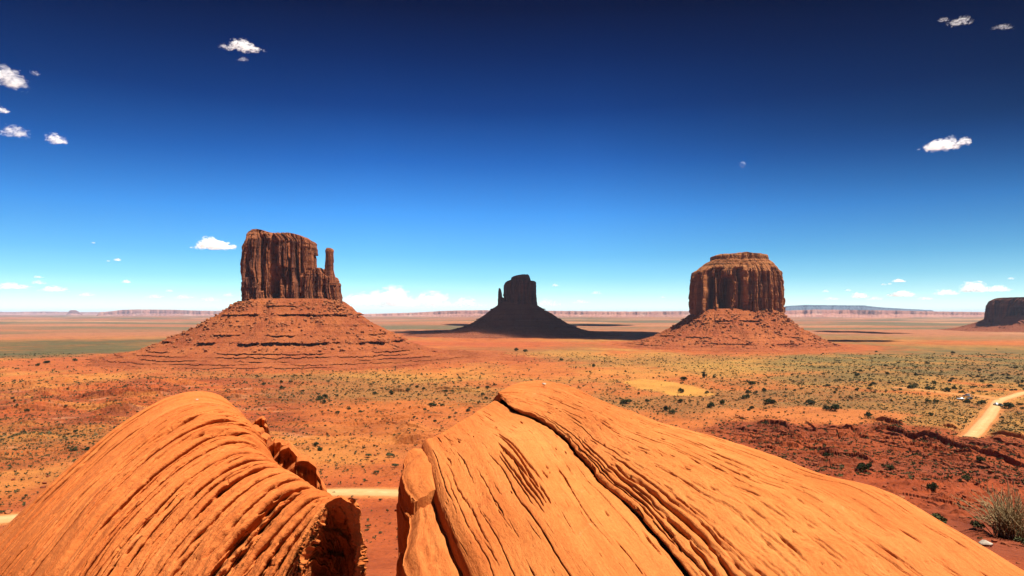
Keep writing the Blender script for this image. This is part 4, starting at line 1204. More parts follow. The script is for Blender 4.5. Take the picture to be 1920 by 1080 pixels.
    # joint blocks standing along the left side
    def block(lines_, seed, drop=5.0, amp=0.06):
        Ls = [zline(l) for l in lines_]
        m = 24
        Rs = [cr(l, m) for l in Ls]
        a, b = Rs[0], Rs[-1]
        o1 = a - Rs[1]; o1[:, 2] = 0; o1 /= np.linalg.norm(o1, axis=1)[:, None]
        o2 = b - Rs[-2]; o2[:, 2] = 0; o2 /= np.linalg.norm(o2, axis=1)[:, None]
        allL = [a + o1 * 0.12 + [0, 0, -drop], a + o1 * 0.10 + [0, 0, -1.0], a + o1 * 0.05 + [0, 0, -0.12]] + Rs + [b + o2 * 0.05 + [0, 0, -0.12], b + o2 * 0.06 + [0, 0, -1.0], b + o2 * 0.06 + [0, 0, -drop]]
        G, uv, _ = sheet(allL, 220, 420, seed, amp, 1.2, None, (), (70, lambda q, u: 1.0, (0.012, 0.06), (0.006, 0.016), (0.08, 0.6), (0.0, 0.012)), 0.5, -1)
        G = G + 0.045 * np.stack([fbm3(G[..., 0] / 0.35, G[..., 1] / 0.35, G[..., 2] / 0.6, 3, seed + k_) for k_ in (1, 5, 9)], -1)
        res = [(G, uv, False)]
        kk = np.linspace(0, 1, 30)
        for idx, dv, fl_ in ((0, (0.0, 0.25), True), (-1, (0.0, -0.2), False)):
            ed = G[idx]
            f = ed[None] + np.stack([dv[0] * kk, dv[1] * kk, -5 * kk], -1)[:, None, :]
            res.append((f, np.stack([kk[:, None] * 3 * np.ones((1, len(ed))), np.broadcast_to(uv[0, :, 1], (30, len(ed)))], -1), fl_))
        return res
    sheets += block([[(757, 862, 2.62), (760, 895, 2.66), (772, 925, 2.70), (784, 938, 2.72)],
                     [(770, 848, 2.55), (776, 880, 2.58), (788, 912, 2.62), (800, 930, 2.66)],
                     [(788, 842, 2.52), (797, 868, 2.55), (806, 895, 2.58), (811, 922, 2.62)]], 371)
    sheets += block([[(772, 940, 2.95), (768, 985, 2.98), (764, 1030, 3.02), (772, 1100, 3.05), (790, 1190, 3.1)],
                     [(790, 925, 2.82), (792, 965, 2.84), (798, 1010, 2.86), (806, 1070, 2.90), (830, 1190, 2.95)],
                     [(808, 915, 2.76), (814, 950, 2.77), (828, 990, 2.80), (850, 1040, 2.82), (900, 1190, 2.86)]], 372, amp=0.09)
    sheets += block([[(752, 1040, 3.35), (752, 1080, 3.4), (756, 1190, 3.5)],
                     [(760, 1044, 3.3), (766, 1085, 3.35), (776, 1190, 3.45)],
                     [(768, 1056, 3.3), (780, 1090, 3.32), (796, 1190, 3.4)]], 373)
    org = np.array([1.5, 10.0, 55.0])
    spots = [zline([p])[0] for p in ((1000, 820, 2.15), (960, 850, 2.2), (1060, 900, 2.22), (1300, 840, 1.9), (1120, 1000, 2.3), (1420, 900, 1.95), (1250, 850, 1.95))]
    def pale(V):
        v = np.zeros(len(V))
        for s_ in spots:
            v = np.maximum(v, np.exp(-((V[:, 0] - s_[0]) / 0.75) ** 2 - ((V[:, 1] - s_[1]) / 1.4) ** 2))
        return v * (0.6 + 0.6 * fbm2(V[:, 0] / 0.5, V[:, 1] / 0.9, 3, 77))
    me = join_sheets('sandstone_boulder', sheets, M['stone_b'], org, pale)
    o = link('sandstone_boulder', me, M['stone_b'], None, org)
    tag(o, 'right and larger of the two orange boulders, split by a long slanting crack', 'boulder')

# ------------------------------------------------------------------ plants
def leaf_cloud(n, seed, shape=(1, 1, 0.8), leaf=0.16, clumps=9, fill=0.35):
    r = np.random.default_rng(seed)
    c = r.normal(size=(clumps, 3)); c /= np.linalg.norm(c, axis=1)[:, None]
    c *= (0.45 + 0.3 * r.random((clumps, 1))); c[:, 2] = np.abs(c[:, 2]) * 0.9 - 0.12
    k = r.integers(0, clumps, n)
    d = r.normal(size=(n, 3)); d /= np.linalg.norm(d, axis=1)[:, None]
    rad = (0.32 + 0.2 * r.random((clumps, 1)))[k] * (fill + (1 - fill) * r.random((n, 1)) ** 0.4)
    p = (c[k] + d * rad) * shape; p[:, 2] += 0.62
    p[:, 2] = np.maximum(p[:, 2], 0.04)
    a = r.normal(size=(n, 3)); a /= np.linalg.norm(a, axis=1)[:, None]
    b = np.cross(a, r.normal(size=(n, 3))); b /= np.linalg.norm(b, axis=1)[:, None]
    s = leaf * (0.6 + 0.8 * r.random((n, 1)))
    V = np.stack([p + a * s, p - a * s * 0.5 + b * s * 0.7, p - a * s * 0.5 - b * s * 0.7], 1).reshape(-1, 3)
    return V, np.arange(3 * n).reshape(-1, 3)

def tube(pts, r0, r1, n=5):
    pts = np.asarray(pts, float)
    d = np.gradient(pts, axis=0); d /= np.linalg.norm(d, axis=1)[:, None] + 1e-9
    ref = np.array([0.3, 0.9, 0.2]); a = np.cross(d, ref); a /= np.linalg.norm(a, axis=1)[:, None] + 1e-9
    b = np.cross(d, a)
    rr = np.linspace(r0, r1, len(pts)); th = np.linspace(0, 2 * np.pi, n, endpoint=False)
    V = pts[:, None] + rr[:, None, None] * (a[:, None] * np.cos(th)[None, :, None] + b[:, None] * np.sin(th)[None, :, None])
    f = []
    m = len(pts)
    for i in range(m - 1):
        for j in range(n):
            f.append([i * n + j, i * n + (j + 1) % n, (i + 1) * n + (j + 1) % n, (i + 1) * n + j])
    return V.reshape(-1, 3), np.array(f)

def merge(parts):
    V, Fq, off = [], [], 0
    for v, f in parts:
        V.append(v); Fq.append(f + off); off += len(v)
    return np.vstack(V), np.vstack(Fq)

def trunk_mesh(name, seed, h=0.7, n=4):
    r = np.random.default_rng(seed); P = []
    for k in range(n):
        a = r.uniform(0, 6.28); t = np.linspace(0, 1, 6)
        q = np.stack([math.cos(a) * 0.42 * t ** 1.3, math.sin(a) * 0.42 * t ** 1.3, h * t], -1) + r.normal(size=(6, 3)) * 0.02
        P.append(tube(q, 0.07, 0.02, 5))
    V, f = merge(P)
    return np_mesh(name, V, f, True)

BUSH = []
for k in range(7):
    v, f = leaf_cloud(620, 900 + k, (1, 1, 0.78 + 0.1 * (k % 3)), 0.13, 8 + k % 4)
    BUSH.append(np_mesh('foliage', v, f, False))
SAGE = []
for k in range(5):
    v, f = leaf_cloud(320, 950 + k, (1, 1, 0.5), 0.14, 8)
    SAGE.append(np_mesh('foliage', v, f, False))
for q_, m_ in enumerate(BUSH): m_.materials.append(M['juniper'] if q_ % 3 else M['juniper_light'])
for m_ in SAGE: m_.materials.append(M['sage'])
TRUNK = trunk_mesh('trunk', 3)
TRUNK.materials.append(M['bark'])

PLACED = []
def bush(px, py, wpx, label, group, kind='juniper', parts=True, name=None, tall=1.0):
    q = pick(px, py)
    w = wpx / F * q[1] / 2
    PLACED.append((q[0], q[1], w))
    pool = BUSH if kind == 'juniper' else SAGE
    me = pool[len(PLACED) % len(pool)]
    rz = random.uniform(0, 6.28)
    sc = (w * random.uniform(0.9, 1.1), w * random.uniform(0.9, 1.1), w * tall * random.uniform(0.85, 1.2))
    nm = name or ('juniper_bush' if kind == 'juniper' else 'sagebrush')
    if parts:
        r = empty(nm, (q[0], q[1], q[2] - 0.05 * w), rz)
        r.scale = sc
        a = bpy.data.objects.new('crown', me); COL.objects.link(a); a.parent = r
        b = bpy.data.objects.new('trunk', TRUNK); COL.objects.link(b); b.parent = r
    else:
        r = bpy.data.objects.new(nm, me); COL.objects.link(r)
        r.location = (q[0], q[1], q[2] - 0.08 * w); r.rotation_euler = (0, 0, rz); r.scale = sc
    tag(r, label, 'bush', group)
    return r

def build_bushes():
    # bushes one can point at: (px, py of the foot, width px)
    big = [
        (1282, 714, 15, 'round dark bush just behind the yellow sand patch', 1.0), (1321, 709, 11, 'upper of two dark bushes behind the yellow sand patch', 1.2),
        (1339, 709, 9, 'small dark bush right of the bush behind the yellow sand', 1.0), (1325, 738, 9, 'small dark bush at the right tip of the yellow sand patch', 1.0),
        (1276, 737, 12, 'thin open bush standing on the yellow sand patch', 1.2), (1174, 757, 24, 'low wide dark bush right behind the boulder skyline', 0.7),
        (1213, 754, 9, 'small round bush right of the low wide bush behind the boulder', 1.0), (1276, 755, 13, 'dark bush below the yellow sand patch', 0.9),
        (1250, 771, 16, 'dark bush close behind the boulder, below the sand patch', 1.0), (1260, 776, 14, 'lower bush of the pair close behind the boulder', 0.9),
        (1332, 765, 17, 'wide dark bush left of the bare orange dune', 0.9), (1354, 758, 12, 'round bush between the sand patch and the bare dune', 1.0),
        (1409, 722, 16, 'upper dark bush of the column above the bare dune', 1.0), (1403, 738, 11, 'middle dark bush of the column above the bare dune', 1.1),
        (1399, 748, 15, 'lowest dark bush of the column above the bare dune', 0.9), (1417, 738, 8, 'small bush right of the middle bush of the column', 1.0),
        (1433, 735, 10, 'pale olive bush right of the column of dark bushes', 1.0), (1409, 767, 10, 'lone dark bush on the left edge of the bare dune', 0.9),
        (1442, 757, 22, 'loose grey-green clump behind the bare dune', 0.7), (1520, 758, 17, 'dark bush on the far rim of the bare dune', 0.9),
        (1549, 770, 14, 'left bush of the pair at the right end of the bare dune', 1.2), (1566, 771, 22, 'wide right bush of the pair at the right end of the dune', 0.85),
        (1627, 784, 16, 'dark bush above the red ledges, right of the dune', 0.9), (1890, 766, 24, 'large dark bush beside the road next to the cars', 0.8),
        (1840, 758, 16, 'dark bush left of the road bend', 0.9), (1814, 756, 14, 'dark bush below the parked cars', 0.8), (1745, 780, 12, 'dark bush left of the road foot', 1.0),
        (1710, 729, 18, 'left of three dark bushes along the orange strip', 0.7), (1742, 731, 18, 'middle of three dark bushes along the orange strip', 0.7), (1773, 735, 16, 'right of three dark bushes along the orange strip', 0.7),
        (905, 742, 9, 'upper round bush of the pair left of the boulder crest', 1.1), (912, 749, 9, 'second round bush of the pair left of the boulder crest', 1.1), (927, 755, 11, 'round bush nearest to the boulder crest', 1.1),
        (898, 757, 8, 'round bush left of the one nearest the boulder crest', 1.1), (878, 772, 10, 'lowest round dark bush left of the boulder crest', 1.1),
        (914, 729, 9, 'round bush on the yellow strip left of the boulder crest', 0.9), (928, 723, 8, 'farther round bush on the yellow strip', 0.9),
        (829, 762, 9, 'round dark bush at the right end of a dense clump', 1.1), (812, 761, 18, 'long dense grey-green clump on the valley floor', 0.6),
        (733, 740, 10, 'round bush on open orange ground right of centre of the left butte', 1.1), (702, 740, 10, 'round bush on open orange ground below the left butte', 1.1),
        (765, 733, 9, 'round bush in the loose row below the red apron', 1.0), (782, 727, 8, 'flat bush in the loose row below the red apron', 0.8), (794, 731, 8, 'right-hand bush in the loose row below the red apron', 0.9),
        (495, 721, 9, 'small dark bush above the left boulder', 1.0), (528, 718, 8, 'dark bush above and right of the left boulder top', 1.0), (528, 729, 8, 'lower of two stacked dark bushes above the left boulder', 1.0),
        (545, 717, 9, 'flat dark bush right of the two stacked bushes', 0.8), (600, 750, 14, 'left green bush of a clump of three', 0.9), (610, 747, 10, 'tall green bush of a clump of three', 1.2), (606, 757, 12, 'lowest green bush of a clump of three', 0.8),
        (632, 744, 7, 'small dark bush right of the green clump', 1.1), (592, 836, 12, 'upper dark bush right of the left boulder', 1.0), (599, 845, 12, 'lower dark bush right of the left boulder', 0.9),
        (142, 811, 9, 'dark bush on the layered ground left of the left boulder', 1.0), (140, 677, 9, 'dark bush on the far left rise', 0.9),
        (88, 681, 16, 'long dark bush on the far left rise', 0.6), (70, 687, 9, 'small dark bush on the far left rise', 0.8),
        (985, 660, 10, 'bush in the green belt before the dark butte', 1.0), (968, 658, 10, 'left bush in the green belt before the dark butte', 0.9),
        (1113, 688, 8, 'bush right of the green belt', 1.0), (1053, 677, 8, 'bush at the right end of the green belt', 1.0),
    ]
    for (px, py, w, lab, tl) in big:
        bush(px, py, w, lab, 'dark bushes on the valley floor', 'juniper', True, None, tl)
    # lone plants on the near red slope
    bush(1758, 984, 36, 'dark green bush poking up behind the right boulder edge', None, 'juniper', True, None, 0.95)
    for (px, py, w, lab) in ((1830, 992, 34, 'grey-green tuft on red soil left of the dry shrub'), (1833, 975, 14, 'small tuft above the grey-green tuft, near the dry shrub'), (1818, 974, 9, 'smaller of two small tufts left of the dry shrub'),
                             (1820, 1016, 12, 'low tuft left of the pale stone'), (1838, 1012, 10, 'low tuft just above the pale stone'), (1783, 1004, 16, 'grey tuft at the edge of the right boulder'), (1916, 1024, 30, 'dark tuft at the foot of the dry shrub')):
        bush(px, py, w, lab, 'tufts on the near red slope', 'sage', False)
    for (px, py, w, lab) in ((1618, 884, 22, 'dark bush on the middle red ledge'), (1630, 877, 14, 'tall dark bush beside the bush on the middle ledge'), (1670, 880, 16, 'green bush right of the middle ledge'), (1838, 866, 18, 'dark bush on the long right ledge'),
                             (1750, 920, 20, 'dark bush on the lower red ledge'), (1812, 900, 18, 'dark bush with a red rock beside it, on the right slope'), (1435, 795, 9, 'small bush on the first red ledge'), (1550, 857, 12, 'green tuft on the lower ledge near the boulder')):
        bush(px, py, w, lab, 'bushes on the red ledges', 'juniper', True)
    # gap between the boulders
    for (px, py, w, lab) in ((692, 858, 16, 'wide low bush in the gap above the road'), (733, 857, 20, 'green low bush at the left edge of the right boulder'), (740, 876, 15, 'round green tuft above the road by the right boulder'), (706, 889, 12, 'small green bush above the road'),
                             (626, 925, 7, 'tiny tuft on the near road edge'), (713, 1001, 10, 'grey tuft on the red slope below the road'), (688, 995, 9, 'pale tuft on the red slope below the road'), (664, 952, 9, 'tuft just below the road'), (748, 993, 10, 'dry tuft next to the right boulder below the road')):
        bush(px, py, w, lab, 'plants in the gap between the boulders', 'sage', False)
    # everything else that still reads as single bushes
    fields = [
        (1480, 1915, 655, 735, 70, (5, 12), 'one of many dark bushes on the dull green right-hand flat', 'bushes on the right-hand flat'),
        (1590, 1920, 690, 760, 38, (6, 13), 'one of the dark bushes scattered behind the road bend', 'bushes behind the road bend'),
        (1290, 1600, 690, 775, 26, (4, 8), 'one of the small bushes scattered around the bare dune', 'small bushes round the bare dune'),
        (1080, 1300, 670, 740, 22, (4, 8), 'one of the small bushes behind the right boulder skyline', 'small bushes behind the right boulder'),
        (600, 930, 695, 800, 42, (4, 9), 'one of the small dark bushes on the orange floor between the boulders', 'small bushes between the boulders'),
        (0, 330, 660, 850, 32, (4, 9), 'one of the small bushes on the layered red ground at left', 'small bushes on the left ground'),
        (420, 620, 700, 800, 18, (4, 8), 'one of the small bushes above the left boulder', 'small bushes above the left boulder'),
    ]
    r = random.Random(5)
    for (x0, x1, y0, y1, n, (w0, w1), lab, grp) in fields:
        for k in range(n):
            px, py = r.uniform(x0, x1), lerp(y0, y1, r.random() ** 0.8)
            w = lerp(w0, w1, r.random() ** 1.6) * (0.55 + 0.45 * (py - 640) / 110)
            q = pick0(px, py)
            if road_dist(np.array([q[0]]), np.array([q[1]]))[0] < 3: continue
            bush(px, py, w, lab, grp, 'juniper' if r.random() < 0.75 else 'sage', False, None, 0.9)

def build_scrub():
    r = np.random.default_rng(77)
    V0, F0 = [], []
    protos = []
    for k in range(6):
        v, f = leaf_cloud(16, 40 + k, (1, 1, 0.55), 0.42, 4)
        protos.append((v, f))
    # uniform on the picture, so thinner far away
    n = 130000
    px = r.uniform(-60, 1980, n); py = HY + 60 + (r.random(n) ** 1.35) * 400
    Y = 60 * F / (py - HY)
    ok = (Y < 1000)
    X = (px - CX) / F * Y
    # on the slopes use the true picture row
    zt = base_height(X, Y)
    Yn = np.clip(Y, 60, 1000)
    X, Y = X[ok], Yn[ok]
    c, veg = soil_color(X, Y)
    rd = road_dist(X, Y)
    red, lL, lC = regions(X, Y)
    p = np.clip(0.22 + veg * 0.8 + lL * 0.25 + red * 0.14, 0, 1) * (rd > 1.5) * (0.25 + 0.75 * sst(200, 300, np.hypot(X, Y)))
    sand = (c[:, 1] > 0.285) & (c[:, 2] < 0.075)
    keep = (r.random(len(X)) < p) & ~sand
    X, Y = X[keep], Y[keep]
    Z = height(X, Y)
    pts = np.stack([X, Y, Z], -1)
    sz = (0.22 + 0.95 * r.random(len(X)) ** 3.5) * (0.75 + 0.6 * sst(250, 700, Y))
    me = scatter_mesh('scrub', pts, sz, protos, 1.0, 0.85)
    o = link('scrub', me, M['scrub'])
    tag(o, 'low olive scrub and herbs dotted over the valley floor', 'scrub', None, 'stuff')

def build_stones():
    r = np.random.default_rng(99)
    n = 9000
    az = r.uniform(0.16, 0.72, n); rho = 22 + 330 * r.random(n) ** 1.1
    X = rho * np.sin(az); Y = rho * np.cos(az)
    red, _, _ = regions(X, Y)
    cl = fbm2(X / 14, Y / 14, 3, 5)
    keep = (red > 0.3) & (cl + r.uniform(-0.35, 0.35, n) > 0.05) & (road_dist(X, Y) > 2)
    X, Y = X[keep], Y[keep]
    n2 = 2600
    a2 = r.uniform(-0.75, 0.0, n2); h2 = 105 + 260 * r.random(n2)
    X2, Y2 = h2 * np.sin(a2), h2 * np.cos(a2)
    k2 = (fbm2(X2 / 14, Y2 / 14, 3, 6) + r.uniform(-0.3, 0.3, n2) > 0.08) & (road_dist(X2, Y2) > 1)
    X = np.concatenate([X, X2[k2]]); Y = np.concatenate([Y, Y2[k2]])
    Z = height(X, Y)
    rr = np.hypot(X, Y)
    sz = (0.06 + 0.75 * r.random(len(X)) ** 4) * np.clip(rr / 160, 0.12, 1.5)
    o = link('loose_stones', scatter_mesh('loose_stones', np.stack([X, Y, Z], -1), sz, ROCKS, 0.8, 0.3), M['red_stone'])
    tag(o, 'small red stones strewn over the near slopes', 'stones', None, 'stuff')

def build_near_things():
    # dry shrub
    q = pick(1897, 1010)
    root = empty('dry_shrub', (q[0], q[1], q[2] - 0.05))
    tag(root, 'big straw-coloured dry shrub of bent bare twigs at the right picture edge', 'shrub')
    r = np.random.default_rng(12)
    s = q[1] / F
    P = []
    for k in range(300):
        a = r.uniform(0, 6.28); lean = r.uniform(0.1, 1.0); L = s * r.uniform(50, 115)
        t = np.linspace(0, 1, 7)
        bx, by = r.normal(0, 9 * s), r.normal(0, 9 * s)
        q_ = np.stack([bx + math.cos(a) * lean * L * t ** 1.2 * 0.75 - 0.12 * L * t, by + math.sin(a) * lean * L * t ** 1.2 * 0.75,
                       L * (t - 0.40 * lean * t ** 2) * 0.95], -1) + np.cumsum(r.normal(size=(7, 3)), 0) * L * 0.028
        P.append(tube(q_, (1.7 if k % 14 == 0 else 0.8) * s, 0.38 * s, 4))
        if r.random() < 0.8:
            i = r.integers(2, 5); d = r.normal(size=3); d[2] = abs(d[2]) + 0.3; d /= np.linalg.norm(d)
            P.append(tube(q_[i] + np.outer(np.linspace(0, 1, 4), d * L * 0.3), 0.35 * s, 0.15 * s, 3) if False else tube(q_[i] + np.outer(np.linspace(0, 1, 4), d * L * 0.3), 0.35 * s, 0.15 * s, 4))
    v, f = merge(P)
    link('twigs', np_mesh('twigs', v, f, True), M['straw'], root)
    v, f = leaf_cloud(380, 8, (1, 1, 0.8), 0.05, 9)
    link('foliage', np_mesh('foliage', v * 36 * s, f, False), M['sage'], root)
    # pale stone
    q = pick(1845, 1024)
    v, f = rock_proto(31, 3); w = 17 * q[1] / F
    v = v * [w, w * 0.8, w * 0.62]
    o = link('stone', np_mesh('stone', v, f, False), M['pale_rock'], None, (q[0], q[1], q[2] + 0.25 * w))
    tag(o, 'pale flat-topped stone on red soil between the right boulder and the dry shrub', 'stone')
    # stones on the boulders
    for px, py, z, w, lab in ((1019, 722, 1.76, 5, 'small white stone lying on the crest of the right boulder'), (370, 752, None, 4, 'small white stone lying on top of the left boulder')):
        if z is None: p = at(px, py, LY(13.3))
        else: p = zline([(px, py, z)])[0]
        v, f = rock_proto(33 + px, 2); ww = w * p[1] / F
        o = link('stone', np_mesh('stone', v * [ww, ww * 0.7, ww * 0.4], f, False), M['pale_rock'], None, (p[0], p[1], p[2] + 0.02))
        tag(o, lab, 'stone')
    # rocks by the road at the far left
    for px, py, w, lab in ((14, 963, 14, 'dark squarish rock beside the road at the left picture edge'), (48, 957, 6, 'small dark rock right of the squarish roadside rock'), (1692, 935, 15, 'dark rock above the lower red ledge')):
        q = pick(px, py); ww = w * q[1] / F / 2
        v, f = rock_proto(40 + px, 2)
        o = link('rock', np_mesh('rock', v * [ww, ww, ww * 0.8], f, False), M['rubble'], None, (q[0], q[1], q[2] + 0.3 * ww))
        tag(o, lab, 'rock')

# ------------------------------------------------------------------ vehicles
CAR_MATS = {}
def build_car(px, py, heading, paint, label, style='suv', scale=1.0):
    q = pick(px, py)
    root = empty('parked_car', (q[0], q[1], q[2] + 0.25), heading)
    root.scale = (scale,) * 3
    tag(root, label, 'car', 'vehicles on the dirt road')
    key = str(paint)
    if key not in CAR_MATS: CAR_MATS[key] = plain('car_paint', paint, 0.35, 0.0, 0.5)
    if 'glass' not in CAR_MATS:
        CAR_MATS['glass'] = plain('dark_glass', (0.02, 0.025, 0.03), 0.1, 0, 0.6); CAR_MATS['tyre'] = plain('tyre_rubber', (0.02, 0.02, 0.02), 0.9)
        CAR_MATS['rim'] = plain('wheel_rim', (0.5, 0.5, 0.52), 0.4, 0.6); CAR_MATS['lamp'] = plain('lamp_lens', (0.8, 0.8, 0.78), 0.2); CAR_MATS['tail'] = plain('tail_lens', (0.5, 0.02, 0.02), 0.3)
    # side outline stations (y forward): lower hull
    st = [(-2.25, 0.50, 0.95, 0.80), (-2.15, 0.38, 1.05, 0.88), (-1.2, 0.35, 1.08, 0.93), (0.0, 0.35, 1.05, 0.94), (0.9, 0.35, 1.03, 0.93), (1.9, 0.36, 0.93, 0.88), (2.2, 0.42, 0.85, 0.80), (2.28, 0.55, 0.75, 0.72)]
    def loft(st, name, mat):
        R = []
        for y, z0, z1, hw in st:
            b = 0.10
            R.append([(-hw + b, y, z0), (-hw, y, z0 + b), (-hw * 1.0, y, z1 - b), (-hw + b, y, z1), (hw - b, y, z1), (hw, y, z1 - b), (hw, y, z0 + b), (hw - b, y, z0)])
        R = np.array(R); n, m = R.shape[:2]
        f = []
        for i in range(n - 1):
            for j in range(m):
                f.append([i * m + j, i * m + (j + 1) % m, (i + 1) * m + (j + 1) % m, (i + 1) * m + j])
        me = np_mesh(name, R.reshape(-1, 3), [np.array(f), np.array([list(range(m))[::-1]]), np.array([[(n - 1) * m + j for j in range(m)]])], False)
        return link(name, me, mat, root)
    loft(st, 'body', CAR_MATS[key])
    if style == 'suv': cab = [(-2.1, 1.04, 1.30, 0.80), (-1.85, 1.04, 1.70, 0.72), (-0.3, 1.04, 1.76, 0.72), (0.35, 1.03, 1.66, 0.70), (1.0, 1.01, 1.16, 0.80)]
    elif style == 'sedan': cab = [(-1.75, 1.03, 1.12, 0.78), (-1.1, 1.04, 1.42, 0.66), (-0.2, 1.04, 1.46, 0.66), (0.3, 1.03, 1.40, 0.66), (1.05, 1.01, 1.12, 0.78)]
    else: cab = [(-0.55, 1.05, 1.25, 0.82), (-0.4, 1.05, 1.72, 0.72), (0.3, 1.04, 1.74, 0.72), (0.6, 1.03, 1.66, 0.72), (1.15, 1.01, 1.14, 0.82)]
    loft(cab, 'windows', CAR_MATS['glass'])
    rf = [(y, z1 - 0.03, z1 + 0.07, hw - 0.02) for (y, z0, z1, hw) in cab[1:-1]]
    rf2 = []
    for (y, z0, z1, hw) in rf: rf2.append((y, z0, z0 + 0.22, hw))
    loft(rf2, 'roof', CAR_MATS[key])
    th = np.linspace(0, 2 * np.pi, 20, endpoint=False)
    for sx in (-1, 1):
        for y in (-1.35, 1.4):
            def disc(r, x0, x1, nm, mat, par):
                R = [(0, x0)] ; ring = [(r * 0.9, x0), (r, x0 + 0.03 * np.sign(x1 - x0)), (r, x1 - 0.03 * np.sign(x1 - x0)), (r * 0.9, x1)]
                V = [(x, rr * math.cos(t), rr * math.sin(t)) for rr, x in ring for t in th]
                f = [[i * 20 + j, i * 20 + (j + 1) % 20, (i + 1) * 20 + (j + 1) % 20, (i + 1) * 20 + j] for i in range(3) for j in range(20)]
                me = np_mesh(nm, np.array(V), [np.array(f), np.array([list(range(20))]), np.array([[60 + j for j in range(20)][::-1]])], False)
                return link(nm, me, mat, par)
            w = disc(0.36, 0.68 * sx, 0.96 * sx, 'wheel', CAR_MATS['tyre'], root); w.location = (0, y, 0.36)
            disc(0.22, 0.90 * sx, 0.975 * sx, 'rim', CAR_MATS['rim'], w)
        for y0, nm, mt in ((2.215, 'headlight', 'lamp'), (-2.235, 'tail_light', 'tail')):
            b = np.array([(x, y, z) for x in (-0.16, 0.16) for y in (-0.06, 0.06) for z in (-0.07, 0.07)]) + [0.55 * sx, y0, 0.76]
            f = np.array([[0, 1, 3, 2], [4, 6, 7, 5], [0, 4, 5, 1], [2, 3, 7, 6], [0, 2, 6, 4], [1, 5, 7, 3]])
            link(nm, np_mesh(nm, b, f, False), CAR_MATS[mt], root)
    return root

# ------------------------------------------------------------------ sky things
def cloud_mesh(w, h, seed, depth=0.6, tail=0.0, voxel=None, flat=0.35, lumps=26):
    import bmesh
    r = np.random.default_rng(seed)
    bm = bmesh.new()
    from mathutils import Matrix
    hw = w / 2
    peak = r.uniform(-0.35, 0.35)
    lumps = int(14 + 15 * w / h)
    for k in range(lumps):
        u = r.uniform(-1, 1)
        env = max(0.0, 1 - abs(u) ** 2.6) * (0.45 + 0.55 * math.exp(-((u - peak) / 0.45) ** 2))
        rad = h * (0.19 + 0.19 * env) * r.uniform(0.6, 1.1)
        x = u * (hw - rad); zc = h * (0.10 + env * 0.62 * r.random()) - tail * h * max(0, u) ** 1.5
        y = r.uniform(-1, 1) * h * 1.1 * (0.3 + 0.7 * env)
        bmesh.ops.create_icosphere(bm, subdivisions=2, radius=rad, matrix=Matrix.Translation((x, y, zc)) @ Matrix.Diagonal((1.35, 1.35, 0.9, 1)))
    me = bpy.data.meshes.new('lumps'); bm.to_mesh(me); bm.free()
    o = bpy.data.objects.new('lumps', me); COL.objects.link(o)
    md = o.modifiers.new('r', 'REMESH'); md.mode = 'VOXEL'; md.voxel_size = voxel or h / 14
    dg = bpy.context.evaluated_depsgraph_get()
    m2 = bpy.data.meshes.new_from_object(o.evaluated_get(dg))
    bpy.data.objects.remove(o); bpy.data.meshes.remove(me)
    n = len(m2.vertices); co = np.zeros(n * 3, np.float32); m2.vertices.foreach_get('co', co); co = co.reshape(-1, 3)
    nr = np.zeros(n * 3, np.float32); m2.vertices.foreach_get('normal', nr); nr = nr.reshape(-1, 3)
    f = h * 0.36
    d = fbm3(co[:, 0] / f, co[:, 1] / f, co[:, 2] / f, 4, seed, 0.6)
    co = co + nr * (d * h * 0.26)[:, None]
    lo = co[:, 2] < 0
    co[lo, 2] *= flat
    m2.vertices.foreach_set('co', co.astype(np.float32).ravel()); m2.update()
    return m2

def cloud(px, py, w, h, label, group=None, dens=1.0, tail=0.0, seed=0, alt=2400.0):
    el = max((HY - py) / F, 0.012)
    Y = min(alt / el, 26000.0)
    s = Y / F
    me = cloud_mesh(w * s, h * s, seed, tail=tail, lumps=44 if w > 40 else 22)
    o = link('cloud', me, mat_cloud((0.05 + 1.05 * dens) * 1.7 / (h * s), size=h * s, wisp=float(np.clip(1.0 - 0.45 * dens, 0.35, 0.95))), None, (float((px - CX) * s), float(Y), float(H - (py + h * 0.32 - HY) * s)))
    tag(o, label, 'cloud', group)
    return o

